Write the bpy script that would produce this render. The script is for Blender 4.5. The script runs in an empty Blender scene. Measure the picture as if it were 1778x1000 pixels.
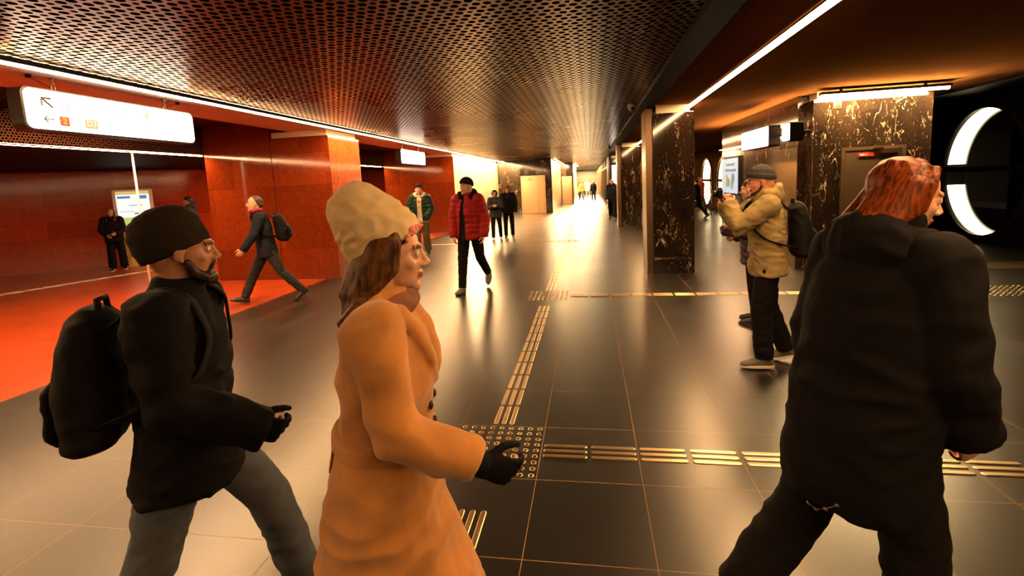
import bpy, bmesh, math, random
from math import sin, cos, pi, radians as R
from mathutils import Vector as V, Matrix, Quaternion, noise
from mathutils.bvhtree import BVHTree
random.seed(7)
scn = bpy.context.scene
COL = scn.collection

# ------------------------------------------------------------------ materials
def mat(name, col=(.5,.5,.5), rough=.5, metal=0., emit=None, es=0., spec=.5, coat=0.):
    m = bpy.data.materials.new(name); m.use_nodes = True
    b = m.node_tree.nodes['Principled BSDF']
    b.inputs['Base Color'].default_value = (*col, 1)
    b.inputs['Roughness'].default_value = rough
    b.inputs['Metallic'].default_value = metal
    b.inputs['Specular IOR Level'].default_value = spec
    b.inputs['Coat Weight'].default_value = coat
    b.inputs['Coat Roughness'].default_value = .03
    if emit:
        b.inputs['Emission Color'].default_value = (*emit, 1)
        b.inputs['Emission Strength'].default_value = es
    return m

class NT:
    """small node-graph helper"""
    def __init__(s, m):
        s.m = m; s.t = m.node_tree; s.b = s.t.nodes['Principled BSDF']
    def n(s, kind, **kw):
        nd = s.t.nodes.new(kind)
        for k, v in kw.items():
            if k.startswith('i_'):
                key = k[2:]
                key = int(key) if key.isdigit() else key.replace('_', ' ')
                s.put(nd.inputs[key], v)
            else:
                setattr(nd, k, v)
        return nd
    def put(s, sock, v):
        if hasattr(v, 'is_linked') or isinstance(v, bpy.types.NodeSocket):
            s.t.links.new(v, sock)
        else:
            sock.default_value = v
    def math(s, op, a, b=None, c=None):
        nd = s.t.nodes.new('ShaderNodeMath'); nd.operation = op
        s.put(nd.inputs[0], a)
        if b is not None: s.put(nd.inputs[1], b)
        if c is not None: s.put(nd.inputs[2], c)
        return nd.outputs[0]
    def mix(s, fac, a, b, blend='MIX'):
        nd = s.t.nodes.new('ShaderNodeMix'); nd.data_type = 'RGBA'; nd.blend_type = blend
        s.put(nd.inputs[0], fac)
        s.put(nd.inputs[6], (*a, 1) if isinstance(a, tuple) else a)
        s.put(nd.inputs[7], (*b, 1) if isinstance(b, tuple) else b)
        return nd.outputs[2]
    def ramp(s, fac, stops):
        nd = s.t.nodes.new('ShaderNodeValToRGB'); s.put(nd.inputs[0], fac)
        e = nd.color_ramp.elements
        while len(e) < len(stops): e.new(.5)
        for el, (p, c) in zip(e, stops):
            el.position = p; el.color = (*c, 1) if len(c) == 3 else c
        return nd.outputs[0]
    def pos(s):
        return s.n('ShaderNodeNewGeometry').outputs['Position']
    def noise(s, vec, scale, detail=3., rough=.5, dist=0.):
        nd = s.n('ShaderNodeTexNoise', i_Vector=vec, i_Scale=scale, i_Detail=detail, i_Roughness=rough, i_Distortion=dist)
        return nd.outputs['Fac']
    def bump(s, h, strength=.2, dist=.01):
        nd = s.n('ShaderNodeBump', i_Height=h, i_Strength=strength, i_Distance=dist)
        s.put(s.b.inputs['Normal'], nd.outputs[0])
    def scale(s, vec, sc, rot=(0,0,0), loc=(0,0,0)):
        nd = s.n('ShaderNodeMapping', i_Vector=vec, i_Scale=sc, i_Rotation=rot, i_Location=loc)
        return nd.outputs[0]

def floor_mat(name, c1, c2, joint, rough, red=False):
    m = mat(name, c1, rough, spec=.8); g = NT(m); p = g.pos()
    v = g.scale(p, (1,1,1), loc=(.353+6, -2.58+6, 0))
    def brick(mort):
        return g.n('ShaderNodeTexBrick', offset=0., squash=1., i_Vector=v, i_Color1=(*c1,1), i_Color2=(*c2,1), i_Mortar=(*joint,1),
                 i_Scale=1., i_Mortar_Size=mort, i_Mortar_Smooth=.1, i_Bias=0., i_Brick_Width=.6, i_Row_Height=.6)
    br = brick(.0019)
    n1 = g.noise(p, 40., 2., .6)
    n2 = g.noise(p, .9, 2., .5)
    c = g.mix(1., br.outputs['Color'], g.ramp(n1, [(.3,(.85,.85,.85)),(.7,(1.15,1.15,1.15))]), 'MULTIPLY')
    g.put(g.b.inputs['Base Color'], c)
    r = g.math('ADD', g.math('MULTIPLY', n2, .12), rough-.06)
    g.put(g.b.inputs['Roughness'], g.mix(br.outputs['Fac'], r, (.6,.6,.6)))
    g.put(g.b.inputs['Specular IOR Level'], g.math('MULTIPLY', g.math('SUBTRACT', 1., br.outputs['Fac']), .8))
    return m

def perforated(name, base, hole, rough=.32, metal=.85, axes=('X','Y'), k=1.):
    """round holes on a 75 mm triangular grid, every third one smaller"""
    m = mat(name, base, rough, metal); g = NT(m)
    sp = g.n('ShaderNodeSeparateXYZ', i_0=g.pos())
    a, b = .075*k, .068*k
    u = g.math('DIVIDE', sp.outputs[axes[0]], a); v = g.math('DIVIDE', sp.outputs[axes[1]], b)
    row = g.math('FLOOR', g.math('ADD', v, .5))
    dv = g.math('MULTIPLY', g.math('SUBTRACT', v, row), b)
    odd = g.math('MULTIPLY', g.math('FLOORED_MODULO', row, 2.), .5)
    us = g.math('SUBTRACT', u, odd)
    ci = g.math('FLOOR', g.math('ADD', us, .5))
    du = g.math('MULTIPLY', g.math('SUBTRACT', us, ci), a)
    d = g.math('SQRT', g.math('ADD', g.math('MULTIPLY', du, du), g.math('MULTIPLY', dv, dv)))
    small = g.math('COMPARE', g.math('FLOORED_MODULO', g.math('SUBTRACT', ci, g.math('MULTIPLY', odd, 2.)), 3.), 0., .2)
    rad = g.math('SUBTRACT', .0295*k, g.math('MULTIPLY', small, .0085*k))
    inside = g.math('SMOOTH_MIN', g.math('MAXIMUM', g.math('DIVIDE', g.math('SUBTRACT', rad, d), .002*k), 0.), 1., 0.)
    g.put(g.b.inputs['Base Color'], g.mix(inside, base, hole))
    g.put(g.b.inputs['Metallic'], g.math('MULTIPLY', g.math('SUBTRACT', 1., inside), metal))
    g.put(g.b.inputs['Specular IOR Level'], g.math('SUBTRACT', .5, g.math('MULTIPLY', inside, .5)))
    n = g.noise(g.scale(g.pos(), (.8,.8,.8)), 1., 2.)
    g.put(g.b.inputs['Roughness'], g.math('ADD', rough, g.math('ADD', g.math('MULTIPLY', inside, .5), g.math('MULTIPLY', g.math('SUBTRACT', n, .5), .08))))
    return m

def granite(name, c1, c2, rough=.12, bw=.9, bh=.6, joint=None, ax='XZ'):
    m = mat(name, c1, rough); g = NT(m); p = g.pos()
    sp = g.n('ShaderNodeSeparateXYZ', i_0=p)
    if ax == 'D': uu = g.math('MULTIPLY', g.math('ADD', sp.outputs['X'], sp.outputs['Y']), .7071)
    else: uu = sp.outputs[ax[0]]
    cv = g.n('ShaderNodeCombineXYZ', i_0=uu, i_1=sp.outputs['Z'], i_2=0.).outputs[0]
    br = g.n('ShaderNodeTexBrick', offset=.5, i_Vector=g.scale(cv, (1,1,1), loc=(20,.0,0)), i_Color1=(*c1,1), i_Color2=(*c2,1),
             i_Mortar=(*(joint or tuple(x*.45 for x in c1)),1), i_Scale=1., i_Mortar_Size=.0025, i_Mortar_Smooth=.1, i_Bias=-.1, i_Brick_Width=bw, i_Row_Height=bh)
    n1 = g.noise(p, 160., 2., .75); n2 = g.noise(p, 14., 4., .65)
    c = g.mix(1., br.outputs['Color'], g.ramp(n1, [(.3,(.6,.6,.6)),(.7,(1.4,1.4,1.4))]), 'MULTIPLY')
    c = g.mix(1., c, g.ramp(n2, [(.3,(.8,.75,.7)),(.7,(1.15,1.2,1.2))]), 'MULTIPLY')
    g.put(g.b.inputs['Base Color'], c)
    return m

def marble(name, dark, brown, vein, rough=.06, seed=0., vs=1.):
    m = mat(name, dark, rough); g = NT(m); p = g.pos()
    q = g.scale(p, (1.3,1.3,.5), rot=(.3,.55,.2), loc=(seed,seed*.7,seed*1.3))
    w = g.noise(q, 2.2, 5., .6)
    qq = g.n('ShaderNodeVectorMath', operation='ADD', i_0=q, i_1=g.n('ShaderNodeVectorMath', operation='SCALE', i_0=g.n('ShaderNodeTexNoise', i_Vector=q, i_Scale=3., i_Detail=4.).outputs['Color'], i_Scale=.5).outputs[0]).outputs[0]
    def ridge(sc, wd, seed2):
        n = g.noise(g.scale(qq, (1,1,1), loc=(seed2,seed2,0)), sc, 3., .55)
        return g.ramp(g.math('ABSOLUTE', g.math('SUBTRACT', n, .5)), [(0,(1,1,1)),(wd,(0,0,0))])
    msk = g.noise(q, 2.3, 3., .6); msk2 = g.noise(q, 4.7, 3., .6)
    l1 = g.math('MULTIPLY', ridge(1.5*vs, .010, 0.), g.ramp(msk, [(.56,(0,0,0)),(.64,(1,1,1))]))
    l2 = g.math('MULTIPLY', ridge(7.*vs, .022, 4.), g.ramp(msk2, [(.57,(0,0,0)),(.66,(.8,.8,.8))]))
    sp = g.ramp(g.noise(g.scale(qq, (1,1,.6)), 26.*vs, 2., .5), [(.65,(0,0,0)),(.73,(.7,.7,.7))])
    ln = g.math('MAXIMUM', g.math('MAXIMUM', l1, l2), g.math('MULTIPLY', sp, g.ramp(msk2, [(.4,(0,0,0)),(.6,(1,1,1))])))
    base = g.mix(g.ramp(w, [(.35,(0,0,0)),(.7,(1,1,1))]), dark, brown)
    g.put(g.b.inputs['Base Color'], g.mix(ln, base, vein))
    return m

def steel(name, col=(.55,.5,.43), rough=.28):
    m = mat(name, col, rough, 1.); g = NT(m)
    n = g.noise(g.scale(g.pos(), (40,40,1.5)), 6., 3., .6)
    g.put(g.b.inputs['Roughness'], g.math('ADD', rough-.08, g.math('MULTIPLY', n, .18)))
    return m

WARM = (1., .66, .30)
M = {}
M['floor'] = floor_mat('dark polished granite tiles', (.009,.007,.005), (.005,.004,.0035), (.30,.19,.08), .31)
M['floor_red'] = floor_mat('red polished granite tiles', (.40,.055,.009), (.31,.041,.007), (.45,.09,.03), .30)
M['perf'] = perforated('perforated metal ceiling', (.16,.085,.052), (.002,.0015,.001), rough=.28)
M['perf_dark'] = perforated('perforated metal bay ceiling', (.22,.10,.07), (.002,.0015,.001), k=.55)
M['perf_side'] = perforated('perforated metal fascia', (.22,.10,.07), (.002,.0015,.001), axes=('Y','Z'), k=.55)
M['plain_ceil'] = mat('brown painted ceiling', (.20,.088,.028), .6, spec=0.)
M['band'] = mat('pale ceiling band', (.62,.36,.26), .55)
M['black'] = mat('black paint', (.004,.0035,.003), .6, spec=.08)
M['dark_metal'] = mat('dark bronze metal', (.02,.016,.013), .4, .6)
M['red_x'] = granite('red granite slabs', (.13,.020,.004), (.20,.032,.006), .09, 1.0, .62, ax='XZ')
M['red_y'] = granite('red granite slabs, hall side', (.30,.065,.015), (.38,.085,.02), .12, 1.0, .62, ax='YZ')  # same stone in a lighter colour, for the lit side of the pier
M['red_d'] = granite('red granite slabs, far wall', (.34,.036,.007), (.47,.056,.010), .13, .95, .42, ax='D')
M['cream'] = granite('lit cream stone slabs', (.72,.60,.42), (.66,.54,.38), .22, 1.2, .9, joint=(.5,.4,.26), ax='YZ')  # brightness of the strongly lit stone is put into this pale colour
M['neck'] = mat('cream plaster', (.80,.68,.48), .5)
M['marble'] = marble('dark brown marble with pale veins', (.007,.0045,.003), (.020,.011,.006), (.46,.35,.22), .07, vs=1.5)
M['marble2'] = marble('dark brown veined marble slabs', (.010,.006,.004), (.036,.019,.010), (.36,.24,.14), .10, 5.3, 1.3)
M['steel'] = steel('brushed steel', (.17,.115,.07), .34)
M['door_steel'] = steel('brushed steel door', (.42,.27,.15), .34)
M['stud'] = mat('polished brass studs', (.85,.68,.42), .22, 1.)
M['bar'] = mat('worn brass tactile bars', (.78,.60,.34), .30, 1.)
M['led'] = mat('lit warm led strip', (1,1,1), .5, emit=(1,.55,.225), es=46)
M['led_r'] = mat('lit led strip of the red bay', (1,1,1), .5, emit=(1,.55,.25), es=75)
M['lamp'] = mat('lit linear lamp tube', (1,1,1), .5, emit=(1,.64,.28), es=240)
M['sign_lit'] = mat('backlit sign face', (.9,.9,.9), .4, emit=(1.,.93,.84), es=1.0)
M['ring'] = mat('lit ring lining', (.9,.85,.7), .5, emit=(1.,.78,.42), es=2.6)
M['glass'] = mat('glass pane', (1,1,1), .02); M['glass'].node_tree.nodes['Principled BSDF'].inputs['Transmission Weight'].default_value = 1.
M['white'] = mat('white enamel', (.8,.78,.74), .4)

# ------------------------------------------------------------------ object helpers
def tag(o, label=None, cat=None, group=None, kind=None):
    if label: o['label'] = label
    if cat: o['category'] = cat
    if group: o['group'] = group
    if kind: o['kind'] = kind
    return o

def empty(name, loc=(0,0,0), rz=0.):
    o = bpy.data.objects.new(name, None); COL.objects.link(o)
    o.location = loc; o.rotation_euler = (0,0,rz); o.empty_display_size = .1
    return o

def link(name, me, parent=None):
    o = bpy.data.objects.new(name, me); COL.objects.link(o)
    if parent: o.parent = parent
    return o

def mesh(name, bm, m, parent=None, smooth=False):
    me = bpy.data.meshes.new(name)
    bmesh.ops.recalc_face_normals(bm, faces=bm.faces)
    bm.to_mesh(me); bm.free()
    for mm in (m if isinstance(m, (list,tuple)) else [m]): me.materials.append(mm)
    if smooth:
        for f in me.polygons: f.use_smooth = True
    return link(name, me, parent)

def box(bm, a, b, bev=0., mi=0):
    a, b = V(a), V(b); c = (a+b)/2; d = b-a
    r = bmesh.ops.create_cube(bm, size=1., matrix=Matrix.Translation(c) @ Matrix.Diagonal((d.x,d.y,d.z,1)))
    if bev > 0:
        es = list({e for v in r['verts'] for e in v.link_edges})
        bmesh.ops.bevel(bm, geom=es, offset=bev, segments=2, affect='EDGES', profile=.6)
    elif mi:
        for f in {f for v in r['verts'] for f in v.link_faces}: f.material_index = mi

def frame_of(d):
    d = d.normalized(); a = V((0,0,1)) if abs(d.z) < .9 else V((0,1,0))
    x = d.cross(a).normalized(); return x, x.cross(d).normalized()

def tube(bm, pts, rad, n=10, cap=True, xdir=None, flat=1.):
    """closed tapered tube through the points; rad is a number, a list of numbers or of (rx, ry)"""
    pts = [V(p) for p in pts]
    if not isinstance(rad, (list,tuple)): rad = [rad]*len(pts)
    rings = []; px = None
    for i, p in enumerate(pts):
        d = (pts[min(i+1,len(pts)-1)] - pts[max(i-1,0)])
        if d.length < 1e-9: d = V((0,0,1))
        d.normalize()
        if px is None:
            x = V(xdir) if xdir is not None else frame_of(d)[0]
        else: x = px
        x = (x - d*x.dot(d))
        x = x.normalized() if x.length > 1e-6 else frame_of(d)[0]
        y = d.cross(x); px = x
        r = rad[i]; rx, ry = r if isinstance(r, (list,tuple)) else (r, r*flat)
        rings.append([bm.verts.new(p + x*(cos(2*pi*k/n)*rx) + y*(sin(2*pi*k/n)*ry)) for k in range(n)])
    for a, b in zip(rings, rings[1:]):
        for k in range(n): bm.faces.new((a[k], a[(k+1)%n], b[(k+1)%n], b[k]))
    if cap:
        for rg, s in ((rings[0], -1), (rings[-1], 1)):
            c = bm.verts.new(sum((v.co for v in rg), V())/n)
            for k in range(n): bm.faces.new((rg[k], rg[(k+1)%n], c))

def ball(bm, c, r, rot=None, seg=14, ring=10):
    r = (r,r,r) if not isinstance(r, (list,tuple)) else r
    mx = Matrix.Translation(V(c)) @ (rot.to_4x4() if rot else Matrix()) @ Matrix.Diagonal((*r,1))
    bmesh.ops.create_uvsphere(bm, u_segments=seg, v_segments=ring, radius=1., matrix=mx)

def struct(name, a, b, m, bev=0.):
    bm = bmesh.new(); box(bm, a, b, bev)
    return tag(mesh(name, bm, m), kind='structure')

def obox(name, a, b, m, parent=None, bev=0.):
    bm = bmesh.new(); box(bm, a, b, bev); return mesh(name, bm, m, parent)

def text(name, s, size, m, parent, loc, rot, ext=.001, align='CENTER'):
    c = bpy.data.curves.new(name, 'FONT'); c.body = s; c.size = size; c.extrude = ext; c.align_x = align; c.align_y = 'CENTER'
    o = bpy.data.objects.new(name, c); COL.objects.link(o)
    dg = bpy.context.evaluated_depsgraph_get(); me = bpy.data.meshes.new_from_object(o.evaluated_get(dg))
    bpy.data.objects.remove(o); me.materials.clear(); me.materials.append(m)
    o = link(name, me, parent); o.location = loc; o.rotation_euler = rot
    return o

# ------------------------------------------------------------------ camera
cd = bpy.data.cameras.new('camera'); cam = bpy.data.objects.new('camera', cd); COL.objects.link(cam)
F, PIT, ROL, YAW, CH = 840.06, .12066974, -.04950756, .16320375, 1.70
fw = V((-sin(YAW)*cos(PIT), cos(YAW)*cos(PIT), -sin(PIT))); rt = V((cos(YAW), sin(YAW), 0)); up = rt.cross(fw)
rt2 = rt*cos(ROL)+up*sin(ROL); up2 = -rt*sin(ROL)+up*cos(ROL)
cam.matrix_world = Matrix(((rt2.x,up2.x,-fw.x,0),(rt2.y,up2.y,-fw.y,0),(rt2.z,up2.z,-fw.z,CH),(0,0,0,1)))
cd.sensor_fit = 'HORIZONTAL'; cd.sensor_width = 36.; cd.lens = F/1778*36.
cd.shift_y = -(500-420.2)/1778.          # the photograph is cropped from the top of a taller frame
cd.clip_start = .05; cd.clip_end = 300
scn.camera = cam

def pt(u, v, Y):
    """world point on the plane y = Y seen at photo pixel (u, v)"""
    d = rt2*((u-889)/F) - up2*((v-420.2)/F) + fw
    return V((0,0,CH)) + d*(Y/d.y)

# ------------------------------------------------------------------ shell
ZC = 2.90
struct('floor', (-5.20,-4,-.2), (14,75,0), M['floor'])
struct('floor.001', (-24,-4,-.2), (-5.20,75,0), M['floor_red'])
struct('ceiling', (-4.60,-4,ZC), (.84,70,ZC+.12), M['perf'])
struct('ceiling.001', (1.08,-4,ZC), (6.15,70,ZC+.12), M['plain_ceil'])
struct('ceiling.002', (6.15,-4,3.05), (16,70,3.2), M['black'])
struct('ceiling.003', (-5.70,-4,ZC), (-4.60,26.1,ZC+.12), M['band'])
struct('ceiling.004', (-7.60,-4,3.10), (-5.70,26.1,3.2), M['perf_dark'])
struct('ceiling.005', (-24,-4,2.56), (-7.70,26.1,2.7), M['black'])
struct('trim_1', (-7.70,-4,2.56), (-7.60,26.1,3.2), M['perf_side'])
struct('trim_2', (-5.72,-4,ZC+.0), (-5.70,26.1,3.2), M['band'])
struct('trim_3', (.84,-4,2.84), (1.08,70,3.05), M['black'])
struct('trim_4', (6.15,-4,2.86), (6.22,70,3.2), M['black'])
struct('wall_back', (-24,-4.2,0), (16,-4,3.3), M['black'])
struct('wall_right', (16,-4,0), (16.2,75,3.3), M['black'])

def pier(y0, y1, side, names):
    x0, x1, xm = -7.60, -4.90, -6.13
    bm = bmesh.new(); box(bm, (xm,y0,0), (x1,y1,2.79)); box(bm, (x0,y0,0), (xm,y1,3.10))
    for f in bm.faces:
        f.material_index = 1 if abs(f.calc_center_median().x - x1) < .01 else 0
    tag(mesh(names, bm, [M['red_x'], side]), kind='structure')
    struct('trim_5', (xm+.02,y0+.04,2.79), (x1-.05,y1-.04,ZC), M['neck'])
    o = struct('trim_6', (xm-.004,y0-.004,0), (xm+.004,y0+.002,2.79), M['black'])
pier(8.75, 10.0, M['red_y'], 'wall_left')
pier(17.4, 26.1, M['cream'], 'wall_left.001')
# red wall of the bay, standing at an angle, and the walls that close it off
bm = bmesh.new(); d = V((.7071,.7071,0)); nn = V((-.7071,.7071,0)); c0 = V((-12.95,11.3,0))
box(bm, (-9,0,0), (5.2,.25,2.7)); bm.transform(Matrix.Translation(c0) @ Matrix.Rotation(pi/4,4,'Z'))
tag(mesh('wall_left.002', bm, M['red_d']), kind='structure')
bm = bmesh.new(); box(bm, (-9,-.03,0), (5.2,.0,.20)); bm.transform(Matrix.Translation(c0) @ Matrix.Rotation(pi/4,4,'Z'))
tag(mesh('baseboard_left', bm, M['red_d']), kind='structure')
struct('wall_left.003', (-11,19.0,0), (-7.6,19.2,3.1), M['red_x'])
struct('wall_left.004', (-24.2,-4,0), (-24,30,3.2), M['black'])
# end blocks on the left: dark marble fronts with returns whose bright light is coloured in as cream
bm = bmesh.new(); box(bm, (-4.90,26.1,0), (-1.98,34.8,ZC))
for f in bm.faces: f.material_index = 1 if f.calc_center_median().x > -2 else 0
tag(mesh('wall_left.005', bm, [M['marble'], M['cream']]), kind='structure')
bm = bmesh.new(); box(bm, (-1.98,34.8,0), (-1.12,43.5,ZC))
for f in bm.faces: f.material_index = 1 if f.calc_center_median().x > -1.2 else 0
tag(mesh('wall_left.006', bm, [M['marble'], M['cream']]), kind='structure')
struct('wall_far', (-1.98,64,0), (4,64.2,ZC), M['cream'])
# right side: dark marble wall, pier, angled portal wall, far passage
struct('wall_right.001', (3.46,8.9,0), (4.6,13.6,ZC), M['marble2'])
struct('wall_right.002', (3.575,8.6,0), (5.27,10.6,2.78), M['marble'])
struct('trim_7', (3.63,8.63,2.78), (5.2,10.5,ZC), M['neck'])
struct('wall_right.003', (4.6,13.4,0), (5.6,13.6,ZC), M['marble2'])
struct('wall_far.001', (1.3,30.0,0), (9,30.2,ZC), M['plain_ceil'])

def ring_wall(name, cx, cz, r, w0, w1, z1, depth, m, mtx):
    """wall slab with one round opening (local: x along the wall, y into it, z up)"""
    bm = bmesh.new(); n = 64; fr = []
    for yy in (0., depth):
        inner = [bm.verts.new((cx+cos(2*pi*k/n)*r, yy, cz+sin(2*pi*k/n)*r)) for k in range(n)]
        outer = []
        for k in range(n):
            c, s = cos(2*pi*k/n), sin(2*pi*k/n)
            t = min([((w1-cx)/c if c > 1e-6 else (w0-cx)/c if c < -1e-6 else 1e9), ((z1-cz)/s if s > 1e-6 else (0-cz)/s if s < -1e-6 else 1e9)])
            outer.append(bm.verts.new((cx+c*t, yy, cz+s*t)))
        fr.append((inner, outer))
    # corners
    for k in range(n):
        j = (k+1) % n
        for (i, o), fl in ((fr[0],0), (fr[1],1)): bm.faces.new((i[k], i[j], o[j], o[k]))
        bm.faces.new((fr[0][0][k], fr[0][0][j], fr[1][0][j], fr[1][0][k]))
        bm.faces.new((fr[0][1][k], fr[0][1][j], fr[1][1][j], fr[1][1][k]))
    for x0, x1 in ((w0, w0), (w1, w1)): pass
    bm.transform(mtx)
    return tag(mesh(name, bm, m), kind='structure')

def arc_band(bm, r0, r1, y0, y1, a0, a1, n=40, mtx=None):
    """solid ring segment around the y axis, between two radii and two depths, angles in degrees (0 = +x, 90 = up)"""
    vs = []
    for k in range(n+1):
        a = R(a0+(a1-a0)*k/n); c, s = cos(a), sin(a)
        vs.append([bm.verts.new((c*r, y, s*r)) for r, y in ((r0,y0),(r1,y0),(r1,y1),(r0,y1))])
    for p, q in zip(vs, vs[1:]):
        for i in range(4): bm.faces.new((p[i], p[(i+1)%4], q[(i+1)%4], q[i]))
    if abs(a1-a0) < 359.9:
        bm.faces.new(vs[0]); bm.faces.new(vs[-1])
    if mtx: bm.transform(mtx)

# ------------------------------------------------------------------ light strips
def strip(x, z, y0, y1, w, m, label, h=.02):
    t = empty('ceiling_light_strip', (x,(y0+y1)/2,z-.002)); L = (y1-y0)/2
    tag(t, label, 'light strip', kind='thing')
    bm = bmesh.new(); box(bm, (-w/2,-L,-h), (w/2,L,0))
    for k in range(1, int(2*L)):
        bmesh.ops.bisect_plane(bm, geom=bm.verts[:]+bm.edges[:]+bm.faces[:], plane_co=(0,-L+k,0), plane_no=(0,1,0))
    mesh('diffuser', bm, m, t)
    bm = bmesh.new()
    box(bm, (-w/2-.008,-L,-h*.9), (-w/2,L,0)); box(bm, (w/2,-L,-h*.9), (w/2+.008,L,0)); mesh('channel', bm, M['dark_metal'], t)
    return t
strip(-4.57, ZC, -3.5, 26.0, .095, M['led'], 'long warm light strip along the left edge of the perforated ceiling', .05)
M['led2'] = mat('lit warm led strip of the plain ceiling', (1,1,1), .5, emit=(1,.54,.22), es=39)
M['wash'] = mat('added fill strip glow', (1,1,1), .5, emit=(1,.62,.28), es=270)  # for strips added to make the bright walls burn out
strip(1.76, ZC, -3.5, 60, .095, M['led2'], 'long warm light strip crossing the plain ceiling above the dark marble pillars')
strip(-7.65, 2.56, -3.5, 8.74, .05, M['led_r'], 'light strip under the perforated fascia of the red bay, behind the large hanging sign')
strip(-7.65, 2.56, 10.1, 17.3, .05, M['led_r'], 'light strip in the red bay behind the small hanging sign')
strip(-4.74, ZC, 17.6, 25.9, .07, M['wash'], 'added fill strip brightening the long pale stone wall')
strip(-1.80, ZC, 26.3, 34.6, .07, M['wash'], 'added fill strip brightening the first pale return in the far hall')
strip(-.95, ZC, 35, 43.4, .07, M['wash'], 'added fill strip brightening the second pale return in the far hall')
strip(-1.72, ZC, 44, 60, .05, M['led'], 'far light strip along the ceiling beside the metal doors')
strip(3.38, 2.30, 8.75, 13.5, .03, M['led_r'], 'thin light strip on the dark marble wall behind the two small lit signs')

# ------------------------------------------------------------------ hanging and wall signs
def glow(name, col, s=1.):
    return mat(name, tuple(c*.03 for c in col), .5, emit=col, es=s*.22)
G_blue = glow('pale blue backlit print', (.42,.62,.95), 1.05); G_grey = glow('faint backlit print', (.50,.43,.43), 1.)
G_dark = mat('black print', (.02,.01,.01), .5); G_maroon = mat('maroon print', (.16,.012,.012), .5)
G_or = glow('orange backlit print', (1.,.55,.16), 1.); G_yel = glow('yellow backlit print', (1.,.72,.06), 1.)
G_white = glow('white backlit print', (1,1,1), 1.3)

def rrect(bm, y0, y1, z0, z1, x0, x1, r, n=8):
    pts = []
    for cy, cz, a0 in ((y1-r,z1-r,0),(y0+r,z1-r,90),(y0+r,z0+r,180),(y1-r,z0+r,270)):
        for k in range(n+1):
            a = R(a0+90*k/n); pts.append((cy+cos(a)*r, cz+sin(a)*r))
    A = [bm.verts.new((x0,a,b)) for a,b in pts]; B = [bm.verts.new((x1,a,b)) for a,b in pts]
    bm.faces.new(A); bm.faces.new(B)
    for i in range(len(pts)):
        j = (i+1) % len(pts); bm.faces.new((A[i],A[j],B[j],B[i]))

def hanging_sign(loc, L, Hh, label, hooks, group=None):
    """long lit sign parallel to the hall, its face towards +x; loc = middle of its top edge"""
    t = tag(empty('hanging_sign', loc), label, 'sign', group)
    bm = bmesh.new(); rrect(bm, -L/2-.02, L/2+.02, -Hh-.015, .015, -.16, -.012, .07); mesh('casing', bm, M['dark_metal'], t)
    bm = bmesh.new(); rrect(bm, -L/2, L/2, -Hh, 0, -.012, 0, .06); mesh('face_panel', bm, M['sign_lit'], t)
    for hy in hooks:
        bm = bmesh.new()
        tube(bm, [(-.06,hy-.012,.0),(-.06,hy-.016,.05),(-.06,hy,ZC-loc[2])], .006, 8); tube(bm, [(-.06,hy+.012,.0),(-.06,hy+.016,.05),(-.06,hy,ZC-loc[2])], .006, 8)
        tube(bm, [(-.06,hy,ZC-loc[2]-.02),(-.06,hy,ZC-loc[2])], .025, 10)
        box(bm, (-.085,hy-.03,.0), (-.035,hy+.03,.02))
        mesh('hanger', bm, M['steel'], t)
    return t
S1 = hanging_sign((-4.95,4.645,2.77), 1.87, .36, 'large long backlit station sign hanging on the left above the red bay', (-.63,.60))
for sy, y0 in ((-1,-.63),(1,.60)):
    bm = bmesh.new(); zz = ZC-2.77
    tube(bm, [(-.06,y0,zz-.09),(-.06,y0+sy*.1,zz-.06),(-.06,y0+sy*.2,zz-.02)], .003, 6); tube(bm, [(-.06,y0+sy*.2,zz-.03),(-.06,y0+sy*.2,zz)], .022, 10)
    mesh('power_cable', bm, M['black'], S1)
RT = (pi/2, 0, pi/2)
def sline(name, m, segs, w=.009):
    bm = bmesh.new()
    for (a, b), (c, d_) in segs: tube(bm, [(.001,a,b),(.001,c,d_)], w, 6)
    mesh(name, bm, m, S1)
def splate(name, m, y0, y1, z0, z1, r=.012, x=.002):
    bm = bmesh.new(); rrect(bm, y0, y1, z0, z1, 0, x, r); return mesh(name, bm, m, S1)
sline('arrow', G_dark, [((-.80,-.075),(-.71,-.155)),((-.80,-.075),(-.72,-.075)),((-.80,-.075),(-.80,-.15))])
sline('arrow', G_dark, [((-.80,-.265),(-.71,-.265)),((-.80,-.265),(-.765,-.235)),((-.80,-.265),(-.765,-.295))], .006)
splate('line_roundel', G_blue, -.665, -.545, -.17, -.05, .06)
text('numeral', '3', .10, G_white, S1, (.003,-.605,-.11), RT)
text('station_name', 'Электрозаводская', .085, G_grey, S1, (.002,-.11,-.105), RT)
splate('exit_plate', G_or, .27, .31, -.14, -.06); text('numeral', '1', .06, G_white, S1, (.003,.29,-.10), RT)
splate('exit_plate', G_maroon, -.665, -.575, -.315, -.225); text('numeral', '2', .085, G_yel, S1, (.003,-.62,-.27), RT)
bm = bmesh.new(); rrect(bm, -.55,-.455,-.315,-.225,0,.001,.012); mesh('line_plate', bm, G_grey, S1)
bm = bmesh.new(); rrect(bm, -.544,-.461,-.309,-.231,0,.002,.010); mesh('line_plate', bm, G_white, S1)
splate('line_plate', G_or, -.43, -.30, -.315, -.225); text('line_code', 'D3', .08, G_white, S1, (.003,-.365,-.27), RT)
sline('arrow', G_or, [((.30,-.245),(.36,-.245)),((.30,-.245),(.32,-.23))], .004)
S2 = hanging_sign((-4.95,13.50,2.755), 1.90, .37, 'small distant backlit sign hanging above the man in the green puffer jacket', (-.72,.55))

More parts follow.
